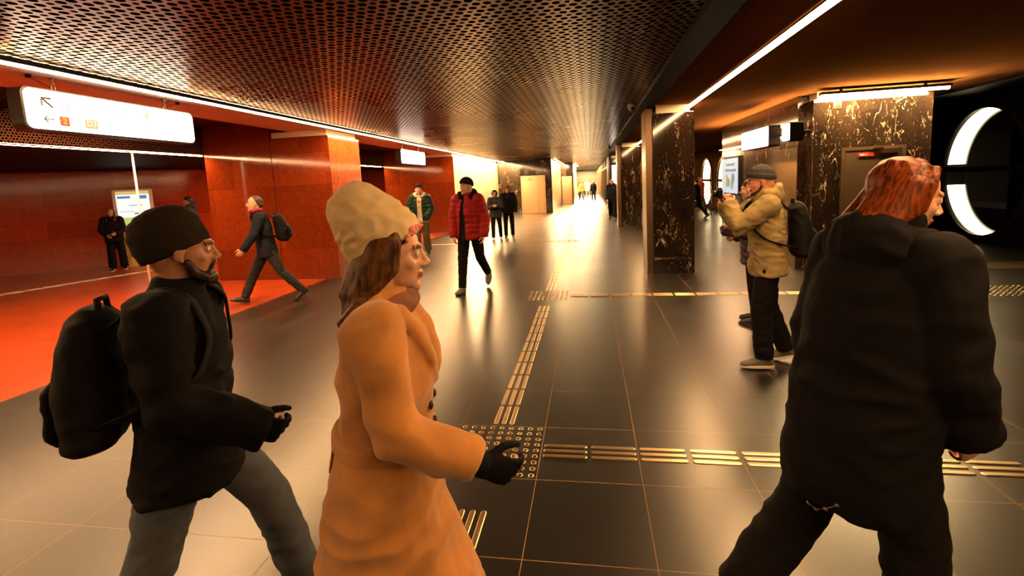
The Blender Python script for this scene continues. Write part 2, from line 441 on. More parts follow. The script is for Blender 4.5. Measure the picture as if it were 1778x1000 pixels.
def wall_sign(loc, L, Hh, label):
    t = tag(empty('wall_sign', loc), label, 'sign', 'lit signs on the dark marble wall')
    bm = bmesh.new(); rrect(bm, -L/2, L/2, -Hh/2, Hh/2, -.008, 0, .03)
    bm.transform(Matrix.Rotation(pi,4,'Z')); bm.transform(Matrix.Translation((-.10,0,0))); mesh('face_panel', bm, M['sign_lit'], t)
    bm = bmesh.new(); rrect(bm, -L/2-.012, L/2+.012, -Hh/2-.012, Hh/2+.012, -.09, .10, .035); mesh('casing', bm, M['black'], t)
    for k in (-.3,.3):
        bm = bmesh.new(); tube(bm, [(.1,L*k,0),(3.455-loc[0],L*k,0)], .012, 8); mesh('bracket', bm, M['black'], t)
wall_sign((3.20,9.95,2.30), 1.48, .34, 'wider lit sign on the dark marble wall above the man in the beige jacket')
wall_sign((3.20,8.43,2.29), .29, .27, 'narrow lit sign at the dark marble wall next to the lamp-lit pier')

# ------------------------------------------------------------------ dark marble pillars on the right
def pillar(Y, label, post=True):
    t = tag(empty('marble_pillar', (1.42,Y,0)), label, 'pillar', kind='thing')
    obox('shaft', (-.335,0,0), (.345,.68,2.75), M['marble'], t, .006)
    obox('neck', (-.27,.04,2.75), (.28,.64,ZC-.001), M['neck'], t)
    obox('steel_post', (-.45,.03,0), (-.336,.66,2.84), M['steel'], t, .004)
    return t
pillar(8.68, 'nearest dark veined marble pillar, standing between the two ceilings')
pillar(17.4, 'second dark marble pillar down the hall, beside the man in the dark coat')
pillar(26.1, 'third dark marble pillar, mostly hidden beyond the walking man in the dark coat')
t = tag(empty('glazed_partition', (1.02,24.2,0)), 'row of steel posts with glass receding along the right side of the far hall', 'partition')
for i, y in enumerate((0,3.4,6.8,10.2,13.6,17,20.4,23.8,27.2,30.6,34,37.4)):
    obox('post', (-.06,y,0), (.06,y+.16,2.84), M['dark_metal'] if i == 0 else M['steel'], t, .004)
for y in (3.6,7.0,10.4,13.8,17.2,20.6,24.0,27.4,30.8,34.2):
    obox('kick_rail', (-.03,y,0), (.03,y+3.16,.12), M['steel'], t); obox('transom', (-.03,y,2.3), (.03,y+3.16,2.36), M['steel'], t)
    obox('pane', (-.006,y,.12), (.006,y+3.16,2.3), M['glass'], t)
t = tag(empty('light_box', (1.17,22.1,0)), 'tall white lit advertising panel in a black frame behind the man in the dark coat', 'light box')
obox('frame', (-.22,.0,.0), (.22,.14,2.36), M['black'], t, .01); obox('lit_panel', (-.17,-.006,.75), (.19,.002,2.28), M['sign_lit'], t)

# ------------------------------------------------------------------ doors, lamp, small fittings
def metal_door(x0, x1, Y, h, split, label, hx):
    t = tag(empty('metal_door', ((x0+x1)/2,Y,0)), label, 'door', kind='thing'); c = (x0+x1)/2; w = (x1-x0)/2
    bm = bmesh.new()
    box(bm, (-w,-.03,0), (-w+.05,.01,h)); box(bm, (w-.05,-.03,0), (w,.01,h)); box(bm, (-w+.05,-.03,h-.05), (w-.05,.01,h)); mesh('frame', bm, M['door_steel'], t)
    xs = [-w+.055] + ([split-c] if split else []) + [w-.055]
    for a, b in zip(xs, xs[1:]): obox('leaf', (a+.003,-.022,.02), (b-.003,.0,h-.055), M['door_steel'], t, .003)
    bm = bmesh.new(); tube(bm, [(hx-c,-.022,1.02),(hx-c,-.06,1.02)], .010, 8); tube(bm, [(hx-c,-.06,1.02),(hx-c-.11,-.06,1.02)], .009, 8); mesh('handle', bm, M['steel'], t)
    return t
M['red_lab'] = mat('red enamel plate', (.75,.02,.015), .4)
D1 = metal_door(3.99, 4.91, 8.6, 2.00, None, 'brushed steel door in the lamp-lit marble pier at the right', 4.80)
obox('red_plate', (-.21,-.034,1.85), (.0,-.022,1.90), M['red_lab'], D1)
obox('plate_print', (-.20,-.036,1.868), (-.13,-.034,1.884), M['white'], D1); obox('plate_print', (-.115,-.036,1.868), (-.095,-.034,1.884), M['white'], D1)
bm = bmesh.new(); box(bm, (.13,-.07,1.885), (.36,-.022,1.955)); box(bm, (-.02,-.06,1.96), (.13,-.022,1.985)); mesh('door_closer', bm, M['steel'], D1)
D2 = metal_door(-3.65, -2.33, 26.1, 2.05, -2.71, 'double steel door with a red plate in the dark marble end block', -2.80)
obox('red_plate', (-.25,-.034,1.80), (-.09,-.022,1.90), M['red_lab'], D2)
for z in (1.83,1.86): obox('plate_print', (-.23,-.036,z), (-.11,-.034,z+.008), M['white'], D2)
D3 = metal_door(-1.93, -1.22, 34.8, 2.0, None, 'farther steel door in the second marble end block', -1.35)
t = tag(empty('vent_plate', (3.915,8.6,2.68)), 'small slotted plate near the top of the lamp-lit marble pier', 'vent plate')
obox('plate', (-.055,-.014,-.055), (.055,0,.055), M['door_steel'], t)
for k in range(4): obox('slat', (-.03,-.02,-.04+k*.024), (.045,-.014,-.028+k*.024), M['black'], t)
t = tag(empty('linear_lamp', (4.45,8.36,2.80)), 'long linear lamp hung above the dark marble pier at the right', 'lamp')
obox('housing', (-.89,-.05,.012), (.89,.05,.055), M['dark_metal'], t, .005)
bm = bmesh.new(); tube(bm, [(-.87,0,0),(.87,0,0)], (.028), 12); mesh('tube', bm, M['lamp'], t)
obox('mounting_rail', (-.72,-.02,.082), (.8,.02,ZC-2.80), M['dark_metal'], t)
for x in (-.6,.55): obox('bracket', (x-.02,-.015,.055), (x+.02,.015,.083), M['dark_metal'], t)
t = tag(empty('advertising_screen', (3.46,12.6,1.62)), 'pale blue advertising screen on the dark marble wall behind the man in beige', 'screen')
obox('frame', (-.05,-.62,-.46), (0,.62,.46), M['black'], t, .006)
SC = glow('pale blue lit screen', (.55,.80,.95), .95)
obox('screen_face', (-.056,-.58,-.42), (-.05,.58,.42), SC, t)
G_txt = mat('dark grey print', (.05,.05,.06), .5)
rg = random.Random(4)
for zz, y0, n in ((.24,.38,7),(.10,.46,9)):
    for k in range(n): obox('headline_print', (-.058,y0-.10*k-.07,zz), (-.056,y0-.10*k,zz+rg.uniform(.05,.075)), G_txt, t)
for nm, c, y, z, r in (('printed_shape',(.75,.55,.1),.33,-.05,.09),('printed_shape',(.35,.33,.12),.18,-.16,.12),('printed_shape',(.32,.28,.33),-.2,-.06,.13),('printed_shape',(.45,.42,.4),-.12,-.22,.11),('printed_shape',(.6,.5,.12),.35,-.22,.07)):
    bm = bmesh.new(); bmesh.ops.create_cone(bm, cap_ends=True, segments=9, radius1=r, radius2=r*.9, depth=.004, matrix=Matrix.Translation((-.058,y,z)) @ Matrix.Rotation(pi/2,4,'Y'))
    mesh(nm, bm, glow('print', c, .7), t)

def cctv(loc, label):
    t = tag(empty('security_camera', loc), label, 'security camera')
    bm = bmesh.new(); tube(bm, [(0,0,.05),(0,0,.0)], .055, 16); mesh('mount', bm, M['white'], t)
    bm = bmesh.new(); ball(bm, (0,0,-.01), .05, seg=16); mesh('dome', bm, M['white'], t, True)
    bm = bmesh.new(); tube(bm, [(.01,-.02,-.02),(.06,-.07,-.06)], .033, 12); mesh('lens_barrel', bm, M['dark_metal'], t, True)
cctv((.72,8.45,2.85), 'white dome security camera beside the black beam near the first pillar')
cctv((.74,18.4,2.85), 'distant security camera on the ceiling beside the black beam')
t = tag(empty('direction_sign', (.1,46,2.55)), 'tiny dark board hanging from the ceiling at the far end of the hall', 'sign')
obox('board', (-.45,-.03,-.12), (.45,.03,.08), M['black'], t); obox('rod', (-.32,-.01,.08), (-.30,.01,.35), M['black'], t); obox('rod', (.30,-.01,.08), (.32,.01,.35), M['black'], t)

# ------------------------------------------------------------------ round portals
def portal(name, X, Yc, zc, r, y0, y1, m, az, lit, lim, dark, label):
    mtx = Matrix.Translation((X,Yc,0)) @ Matrix.Rotation(R(-90+az),4,'Z')
    ring_wall(name, 0, zc, r, Yc-y1, Yc-y0, ZC+.1, .45, m, mtx)
    t = empty('round_portal', (0,0,0)); t.matrix_world = mtx; tag(t, label, 'portal')
    up_ = Matrix.Translation((0,0,zc))
    for nm, a0, a1 in lit:
        bm = bmesh.new(); arc_band(bm, r-.03, r-.012, .07, .40, a0, a1, 48, up_); mesh('lit_lining', bm, M['ring'], t, False)
    bm = bmesh.new(); arc_band(bm, r-.02, r+.06, -.03, -.002, 0, 360, 64, up_); mesh('rim', bm, dark, t)
    bm = bmesh.new(); box(bm, (-r+.05,-.02,zc+.02), (r-.05,.04,zc+.13)); mesh('cross_bar', bm, M['black'], t)
    bm = bmesh.new(); arc_band(bm, r-.06, r-.02, .41, .45, 0, 360, 64, up_); mesh('back_rim', bm, dark, t)
    bm = bmesh.new(); bmesh.ops.create_cone(bm, cap_ends=True, segments=64, radius1=r-.035, radius2=r-.035, depth=.012, matrix=Matrix.Translation((0,.055,zc)) @ Matrix.Rotation(pi/2,4,'X')); mesh('pane', bm, M['glass'], t)
    return t
portal('wall_right.004', 8.0, 11.5, 1.45, 1.32, 7.4, 14.6, M['black'], -6, [('u',80,172),('l',193,282)], 0, M['dark_metal'], 'large round glowing portal in the black wall at the right edge')
portal('wall_right.005', 5.72, 25.3, 1.30, 1.12, 23.85, 30.0, M['marble2'], 0, [('f',0,360)], 0, M['steel'], 'farther of the two small round portals beyond the nearest pillar')
portal('wall_right.006', 5.72, 22.2, 1.30, 1.12, 14.0, 23.85, M['marble2'], 0, [('f',0,360)], 0, M['steel'], 'nearer of the two small round portals, beside the advertising screen')
struct('wall_right.007', (10.8,6,0), (11,14.6,3), M['marble2'])
struct('wall_right.008', (4.6,13.6,0), (8.3,13.9,3.05), M['black'])
struct('wall_right.009', (8.6,14.6,0), (8.8,30,3), M['cream'])
t = tag(empty('stair_railing', (4.75,20.6,0)), 'slanting steel railing in the passage below the small round portals', 'railing')
for k in range(4):
    bm = bmesh.new(); tube(bm, [(-.55,-.2,.10+k*.18),(-.02,.05,.62+k*.16),(.12,.1,.62+k*.16)], .018, 8); mesh('rail', bm, M['steel'], t, True)
for x, z in ((-.5,.7),(.1,1.12)):
    bm = bmesh.new(); tube(bm, [(x,.08,0),(x,.08,z)], .022, 8); mesh('railing_post', bm, M['steel'], t, True)

# ------------------------------------------------------------------ map stand and pole in the red bay
t = tag(empty('map_stand', (-11.85,11.05,0), pi/4*.8), 'cream free-standing map stand with a lit plan against the red wall', 'map stand')
M['stand'] = mat('cream stone', (.62,.42,.18), .4)
bm = bmesh.new(); box(bm, (-.40,-.10,0), (.40,.10,.10), .01); box(bm, (-.36,-.08,.10), (.36,.08,.16), .01); mesh('base', bm, M['stand'], t)
obox('pedestal', (-.33,-.06,.16), (.33,.06,.95), M['stand'], t, .01)
for sgn in range(4):
    bm = bmesh.new(); cx = -.24+sgn*.16
    tube(bm, [(cx+.055*cos(R(a))*(1-a/700), -.066, .27+.045*sin(R(a))*(1-a/700)) for a in range(0,420,30)], .009, 6); mesh('scroll', bm, mat('gilt ochre', (.42,.20,.05), .4), t)
for k in range(5): obox('fluting', (-.26,-.066,.42+k*.06), (.26,-.06,.44+k*.06), bpy.data.materials['gilt ochre'], t)
bm = bmesh.new(); rrect(bm, -.42,.42,.95,2.03,-.05,.05,.05); bm.transform(Matrix.Rotation(pi/2,4,'Z')); mesh('frame', bm, M['white'], t)
MAPB = glow('lit map sheet', (1.,.95,.85), 1.3)
obox('map_sheet', (-.35,-.058,1.30), (.35,-.05,1.90), MAPB, t); obox('title_strip', (-.35,-.058,1.91), (.35,-.05,1.98), glow('lit ochre print', (.95,.72,.2), .9), t)
obox('legend', (-.35,-.058,1.08), (.35,-.05,1.29), glow('lit green yellow print', (.75,.80,.25), .9), t)
obox('legend_block', (.02,-.062,.985), (.35,-.05,1.07), glow('purple print', (.28,.08,.3), .7), t)
for a, b, c, e, k in ((-.32,-.05,1.80,1.86,0),(.1,.3,1.78,1.87,0),(-.1,.2,1.60,1.63,1),(-.3,0,1.45,1.47,1),(.0,.28,1.38,1.42,0)):
    obox('map_print', (a,-.061,c), (b,-.058,e), G_blue if k else glow('lit blue print', (.12,.3,.75), .8), t)
t = tag(empty('support_pole', (-7.83,7.4,0)), 'thin pale pole from floor to ceiling in front of the map stand', 'pole')
bm = bmesh.new(); tube(bm, [(0,0,0),(0,0,2.56)], .018, 10); mesh('shaft', bm, M['white'], t, True)
bm = bmesh.new(); tube(bm, [(0,0,0),(0,0,.03)], .06, 14); mesh('foot', bm, M['white'], t, True)

# ------------------------------------------------------------------ tactile paving
def dome_mesh():
    bm = bmesh.new(); n = 12; prev = None
    for r, z in ((.0185,0),(.0185,.003),(.0165,.0048),(.011,.0058)):
        ring = [bm.verts.new((cos(2*pi*k/n)*r, sin(2*pi*k/n)*r, z)) for k in range(n)]
        if prev:
            for k in range(n): bm.faces.new((prev[k],prev[(k+1)%n],ring[(k+1)%n],ring[k]))
        prev = ring
    bm.faces.new(prev)
    me = bpy.data.meshes.new('stud'); bm.to_mesh(me); bm.free(); me.materials.append(M['stud'])
    for f in me.polygons: f.use_smooth = True
    return me
DOME = dome_mesh()
def bar_mesh(L):
    bm = bmesh.new(); w = .0155; n = 6
    def outl(w, L, z):
        return [bm.verts.new((cos(R(a))*w, L/2-w + sin(R(a))*w, z)) for a in [180*k/n for k in range(n+1)]] + [bm.verts.new((-cos(R(a))*w, -L/2+w - sin(R(a))*w, z)) for a in [180*k/n for k in range(n+1)]]
    A = outl(w, L, 0); B = outl(w, L, .0035); C_ = outl(w-.004, L-.008, .0055)
    for P, Q in ((A,B),(B,C_)):
        for i in range(len(P)): bm.faces.new((P[i],P[(i+1)%len(P)],Q[(i+1)%len(P)],Q[i]))
    bm.faces.new(C_)
    me = bpy.data.meshes.new('bar'); bm.to_mesh(me); bm.free(); me.materials.append(M['bar']); return me
BAR = bar_mesh(.275)
def pad(x, y, label, nx=9, ny=9, p=.0667):
    t = tag(empty('stud_pad', (x,y,0)), label, 'tactile paving')
    for i in range(nx):
        for j in range(ny):
            o = link('stud', DOME, t); o.location = (p*(i-(nx-1)/2), p*(j-(ny-1)/2), .0003)
pad(-.653, 2.88, 'nearest square pad of brass studs where the guide strips cross')
pad(-.653, 7.10, 'second square stud pad along the central guide strip')
pad(-.635, 13.68, 'third stud pad along the central guide strip, far down the hall')
pad(5.3, 7.10, 'stud pad on the dark floor at the right behind the black-coated person', 12, 9)
def guide(x0, y0, x1, y1, label, off=(-.058,0,.058), mass=False, m=None):
    t = tag(empty('guide_strip', (x0,y0,0)), label, 'tactile paving')
    d = V((x1-x0,y1-y0,0)); L = d.length; d.normalize(); rz = math.atan2(-d.x, d.y); n = V((d.y,-d.x,0))
    k = int(L/.3)
    bm = bmesh.new() if mass else None
    for i in range(k):
        for o_ in off:
            p = d*(.15+.3*i) + n*o_
            if mass:
                box(bm, (-.0155,-.137,0), (.0155,.137,.005)); vs = bm.verts[-8:] if False else None
                bm.verts.ensure_lookup_table()
                for v in bm.verts[-8:]: v.co = Matrix.Rotation(rz,3,'Z') @ v.co + p
            else:
                o = link('bar', BAR, t); o.location = (p.x,p.y,.0003); o.rotation_euler = (0,0,rz)
    if mass: tag(mesh('bar', bm, M['bar'], t), kind='stuff')
    if m:
        for c in t.children: c.data = m
    return t
guide(-.653, -.40, -.653, 2.58, 'near stretch of the brass guide strip running to the bottom edge')
guide(-.653, 3.19, -.653, 6.79, 'central guide strip between the first and second stud pads')
guide(-.653, 7.40, -.653, 13.4, 'central guide strip between the second and third stud pads', mass=False)
guide(-.635, 13.98, -.635, 60, 'far end of the central guide strip receding down the hall', mass=True)
guide(-.35, 2.885, 4.95, 2.885, 'near cross guide strip running right behind the black-coated person')
guide(-.35, 7.10, 4.75, 7.10, 'second cross guide strip running right in front of the marble pillar')
guide(-.94, 13.70, -4.9, 13.70, 'cross guide strip running left past the standing children')
guide(-.6, 23.4, 1.0, 23.4, 'thin far cross guide strip before the man in the dark coat')
BARW = BAR.copy(); BARW.materials.clear(); BARW.materials.append(mat('white tactile bars', (.92,.88,.84), .3))
d0 = V((-11.95,6.6,0)); guide(d0.x, d0.y, -10.6, 10.6, 'double white dashed guide strip on the red floor by the map stand', off=(-.10,.06), m=BARW)
t = tag(empty('floor_grate', (6.3,8.85,0)), 'ribbed floor grate in front of the large round portal', 'grate')
for k in range(22): obox('grate_bar', (-1.0+k*.09,-.3,.0003), (-.955+k*.09,.3,.006), M['bar'], t)

# ------------------------------------------------------------------ people
def cloth(name, col, rough=.85, sc=900., bump=.25, sheen=0.):
    m = mat(name, col, rough, spec=.12); g = NT(m)
    tc = g.n('ShaderNodeTexCoord').outputs['Object']
    n = g.noise(tc, sc, 2., .6); n2 = g.noise(tc, 6., 4., .6)
    g.put(g.b.inputs['Base Color'], g.mix(1., col, g.ramp(n2, [(.3,(.8,.8,.8)),(.7,(1.2,1.2,1.2))]), 'MULTIPLY'))
    g.bump(n, bump, .0015)
    g.b.inputs['Sheen Weight'].default_value = sheen
    return m
def knit(name, col, rough=.95):
    m = mat(name, col, rough, spec=.1); g = NT(m)
    tc = g.n('ShaderNodeTexCoord').outputs['Object']
    g.bump(g.noise(g.scale(tc, (1,1,.5)), 260., 2., .6), .4, .003)
    return m
def hairmat(name, c1, c2, rough=.38):
    m = mat(name, c1, rough, spec=.18); g = NT(m)
    tc = g.n('ShaderNodeTexCoord').outputs['Object']
    n = g.noise(g.scale(tc, (60,18,6)), 3., 3., .6)
    g.put(g.b.inputs['Base Color'], g.ramp(n, [(.35,c1),(.65,c2)])); g.bump(n, .5, .004)
    return m
def skinmat(name, col):
    m = mat(name, col, .45, spec=.4); b = m.node_tree.nodes['Principled BSDF']
    b.inputs['Subsurface Weight'].default_value = .12; b.inputs['Subsurface Radius'].default_value = (.012,.005,.003); b.inputs['Subsurface Scale'].default_value = .5
    return m
SK = skinmat('fair skin', (.56,.31,.20)); SK2 = skinmat('shaded skin', (.36,.17,.10)); SKR = skinmat('flushed skin', (.55,.24,.15))  # second tone is darkened to put the near man's face in shadow
LIP = mat('lips', (.38,.10,.08), .4); EYW = mat('eye white', (.7,.66,.62), .25); EYI = mat('iris', (.03,.02,.012), .15); BRW = mat('eyebrow hair', (.05,.025,.012), .7)
K = dict(black=cloth('black cloth', (.0045,.004,.0045)), black2=cloth('soft black cloth', (.007,.006,.0065), .8), navy=cloth('dark navy cloth', (.012,.014,.022)),
    char=cloth('charcoal cloth', (.030,.029,.030)), jeans=cloth('grey blue jeans', (.085,.10,.115), .9, 1400., .35), camel=cloth('camel wool', (.42,.185,.050), .9, 700., .3, .3),
    beige=cloth('khaki beige cloth', (.25,.19,.085), .8), red=cloth('dark red nylon', (.26,.012,.014), .55), green=cloth('dark green nylon', (.017,.034,.024), .38),
    olive=cloth('olive cloth', (.13,.10,.04), .85), oat=cloth('oatmeal fleece', (.52,.43,.31)), purple=cloth('dark purple nylon', (.035,.022,.035), .5),
    scarf=cloth('dark magenta knit', (.22,.02,.05)), rust=cloth('orange cloth', (.55,.13,.03)), pink=cloth('dusty pink knit', (.22,.10,.06)), tan=cloth('sand cloth', (.5,.38,.22)), blueg=cloth('slate cloth', (.10,.11,.13)))
KN = dict(black=knit('black knit', (.010,.009,.010)), brown=knit('dark brown knit', (.020,.014,.010)), cream=knit('cream knit', (.62,.47,.26)), grey=knit('dark grey knit', (.045,.045,.042)), red=knit('dark red knit', (.22,.015,.02)))
SHO = mat('dark shoe leather', (.012,.010,.009), .4); SHG = mat('grey shoe suede', (.10,.085,.07), .7); SOL = mat('rubber sole', (.02,.018,.016), .7); SOLW = mat('white rubber sole', (.65,.60,.52), .6); LAC = mat('pale laces', (.55,.5,.4), .8)
HB = hairmat('dark brown hair', (.012,.006,.003), (.045,.022,.01)); HR = hairmat('copper red hair', (.035,.007,.002), (.26,.055,.010), .4); HC = hairmat('chestnut hair', (.09,.035,.012), (.26,.11,.035)); HG = hairmat('greying black hair', (.015,.012,.010), (.06,.05,.045))
HB2 = hairmat('brown wavy hair', (.03,.012,.005), (.16,.065,.02), .5)
FUR = hairmat('brown fur', (.10,.045,.016), (.28,.14,.05), .7)

def solid(name, bm, m, parent, vox, sm=4, fac=.5, fn=None, cut=None):
    """overlapping closed shells -> one continuous smooth skin"""
    me = bpy.data.meshes.new(name + '_raw'); bmesh.ops.recalc_face_normals(bm, faces=bm.faces); bm.to_mesh(me); bm.free()
    o = bpy.data.objects.new('raw', me); COL.objects.link(o)
    r = o.modifiers.new('r', 'REMESH'); r.mode = 'VOXEL'; r.voxel_size = vox; r.use_smooth_shade = True
    if sm:
        s = o.modifiers.new('s', 'SMOOTH'); s.factor = fac; s.iterations = sm
    dg = bpy.context.evaluated_depsgraph_get()
    out = bpy.data.meshes.new_from_object(o.evaluated_get(dg)); out.name = name
    bpy.data.objects.remove(o); bpy.data.meshes.remove(me)
    if fn:
        nos = [v.normal.copy() for v in out.vertices]
        for v, n_ in zip(out.vertices, nos): v.co = fn(v.co.copy(), n_)
    if cut:
        b2 = bmesh.new(); b2.from_mesh(out)
        bmesh.ops.delete(b2, geom=[f for f in b2.faces if cut(f.calc_center_median())], context='FACES'); b2.to_mesh(out); b2.free()
    out.materials.clear()
    for mm in (m if isinstance(m, (list,tuple)) else [m]): out.materials.append(mm)
    for f in out.polygons: f.use_smooth = True
    out.update()
    return link(name, out, parent)

def folds(amp, sc=(9,9,16), seed=0., amp2=None, quilt=None):
    o = V((seed*3.1,seed*1.7,seed*2.3)); amp2 = amp*.4 if amp2 is None else amp2
    def fn(co, no):
        q = V((co.x*sc[0],co.y*sc[1],co.z*sc[2])) + o
        w = noise.noise(q*.35+o)*.9
        a = noise.noise(q + V((w,w,-w)))
        d = 1.5*amp*(1-2.4*abs(a))*(.35+1.1*abs(noise.noise(q*.25-o))) + amp2*noise.noise(q*2.3)
        if quilt:
            ph = (co.z + quilt[2]*noise.noise(co*6+o))/quilt[0]*pi
            d += quilt[1]*(abs(sin(ph))**.6 - .55)
        return co + no*d
    return fn

def joints(H, P):
    s = H/1.75; J = dict(s=s); Z = V((0,0,1))
    legs = {}
    for sd, key in ((1,'legR'),(-1,'legL')):
        fl, kn, fp = P.get(key, (0,0,0))[:3]; ab = R((P.get(key)+(2,))[3] if key in P and len(P[key]) > 3 else 2)*sd
        a = R(fl); d1 = V((sin(ab),sin(a)*cos(ab),-cos(a)*cos(ab))); hip = V((sd*.09*s,0,0)); knee = hip+d1*.435*s
        a2 = R(fl-kn); d2 = V((sin(ab)*.4,sin(a2),-cos(a2))).normalized(); ank = knee+d2*.415*s
        f = V((sd*.14*cos(R(fp)),cos(R(fp)),sin(R(fp)))).normalized(); u = V((0,-sin(R(fp)),cos(R(fp)))); u = (u-f*u.dot(f)).normalized()
        legs[sd] = [hip,knee,ank,f,u]
    low = min(min((l[2]+l[3]*t*s-l[4]*.087*s).z for t in (-.06,.17)) for l in legs.values())
    up_ = V((0,0,-low)); 
    for l in legs.values():
        for i in range(3): l[i] = l[i]+up_
    J['legs'] = legs; J['pel'] = up_
    le = R(P.get('lean',3)); U = V((0,sin(le),cos(le))); Fv = V((0,cos(le),-sin(le))); tw = R(P.get('twist',0))
    Xs = V((cos(tw),sin(tw),0)); Fs = V((-sin(tw),cos(tw),0))
    J.update(U=U, F=Fv, Xs=Xs, Fs=Fs); J['nb'] = up_+U*.525*s
    arms = {}
    for sd, key in ((1,'armR'),(-1,'armL')):
        fl, ab, el, inn = P.get(key, (0,8,15,0)); fl, ab, el, inn = R(fl), R(ab), R(el), R(inn)
        sh = up_+U*.47*s+Xs*sd*.17*s*P.get('shw',1)
        d1 = Xs*sd*sin(ab)+(Fs*sin(fl)-Z*cos(fl))*cos(ab); elb = sh+d1*.295*s
        d2 = -Xs*sd*sin(inn)+(Fs*sin(fl+el)-Z*cos(fl+el))*cos(inn); wr = elb+d2*.25*s
        arms[sd] = [sh,elb,wr,d2,-Xs*sd]
    J['arms'] = arms
    hy, hp, hr = [R(a) for a in P.get('head',(0,0,0))]
    J['hc'] = J['nb']+(U*.6+Z*.4)*.142*s+Fv*(.025+.03*sin(-hp))*s
    J['hT'] = Matrix.Translation(J['hc']) @ Matrix.Rotation(hy,4,'Z') @ Matrix.Rotation(hp,4,'X') @ Matrix.Rotation(hr,4,'Y') @ Matrix.Scale(s*P.get('hs',1.),4)
    return J

def head_bm(bm, T, lod, female=False):
    b = bmesh.new(); f = .93 if female else 1.
    ball(b, (0,-.014,.034), (.077,.097,.084), seg=24, ring=16)
    ball(b, (0,.030,-.018), (.063*f,.060,.084), seg=20, ring=14); ball(b, (0,-.050,-.022), (.060,.052,.066), seg=16)
    ball(b, (0,.032,-.066), (.052*f,.052,.046), seg=16)
    ball(b, (0,.072,-.098), (.021*f,.018,.018))
    if lod < 2:
        tube(b, [(-.044,.070,.024),(-.022,.085,.027),(0,.087,.024),(.022,.085,.027),(.044,.070,.024)], .0085 if female else .0105, 8)
        tube(b, [(0,.083,.022),(0,.098,-.004),(0,.110,-.026),(0,.106,-.032)], [.0075,.0085,.0115,.008], 10)
        for sx in (-1,1):
            ball(b, (sx*.0125,.097,-.031), (.0085,.011,.008)); ball(b, (sx*.036,.056,-.022), (.024,.022,.024))
            ball(b, (sx*.0315,.0765,.006), .0128, seg=12)
            tube(b, [(sx*.044,.071,.013),(sx*.032,.0865,.0165),(sx*.019,.079,.012)], .0035, 6)
            ear = Matrix.Rotation(sx*.35,3,'Z') @ Matrix.Rotation(-.2,3,'X'); ball(b, (sx*.080,-.004,-.004), (.007,.019,.031), ear); ball(b, (sx*.077,.002,-.028), (.007,.010,.012), ear)
        tube(b, [(-.024,.078,-.058),(-.010,.0915,-.0545),(0,.0915,-.0565),(.010,.0915,-.0545),(.024,.078,-.058)], [.003,.0065,.006,.0065,.003], 8)
        tube(b, [(-.022,.077,-.062),(0,.0895,-.068),(.022,.077,-.062)], [.003,.0075,.003], 8)
    else:
        tube(b, [(0,.085,.02),(0,.108,-.028)], [.009,.013], 8)
        for sx in (-1,1): ball(b, (sx*.079,-.004,-.004), (.010,.019,.030))
    b.transform(T); me = bpy.data.meshes.new('h'); b.to_mesh(me); b.free(); bm.from_mesh(me); bpy.data.meshes.remove(me)

def hand_bm(bm, wr, d, n, side, s, curl=(18,28,22), spread=.0, lod=0):
    n = (n-d*n.dot(d)).normalized(); t = d.cross(n)*side
    q = lambda a, b_, c: wr+(d*a+t*b_+n*c)*s
    tube(bm, [wr-d*.03*s, q(.0,0,0), q(.03,0,0), q(.065,0,.002), q(.088,0,.004)], [(.026*s,.020*s),(.027*s,.018*s),(.036*s,.017*s),(.041*s,.015*s),(.038*s,.011*s)], 12, xdir=t)
    if lod >= 2:
        tube(bm, [q(.08,0,.004), q(.13,0,.02), q(.155,0,.045)], [(.034*s,.010*s),(.03*s,.010*s),(.02*s,.008*s)], 8, xdir=t)
    else:
        for k, (b_, L, r) in enumerate(((.030,.068,.0088),(.0105,.077,.0092),(-.0095,.071,.0088),(-.029,.056,.0078))):
            p = q(.078,b_,.003); a = 0; pts = [p]
            for c, fr in zip(curl, (.46,.30,.26)):
                a += R(c*(1+.12*k)); dd = d*cos(a)+n*sin(a)+t*spread*(1.5-k); p = p+dd.normalized()*L*fr*s; pts.append(p)
            tube(bm, [q(.055,b_*.85,.002)]+pts, [r*s, r*s*1.05, r*s, r*s*.92, r*s*.72], 8)
    p0 = q(.018,.026,.006); p1 = p0+(d*.62+t*.62+n*.35).normalized()*.040*s; p2 = p1+(d*.85+t*.2+n*.4).normalized()*.030*s; p3 = p2+(d*.85+n*.45-t*.05).normalized()*.024*s
    tube(bm, [p0,p1,p2,p3], [.0125*s,.0115*s,.0098*s,.0075*s], 8)

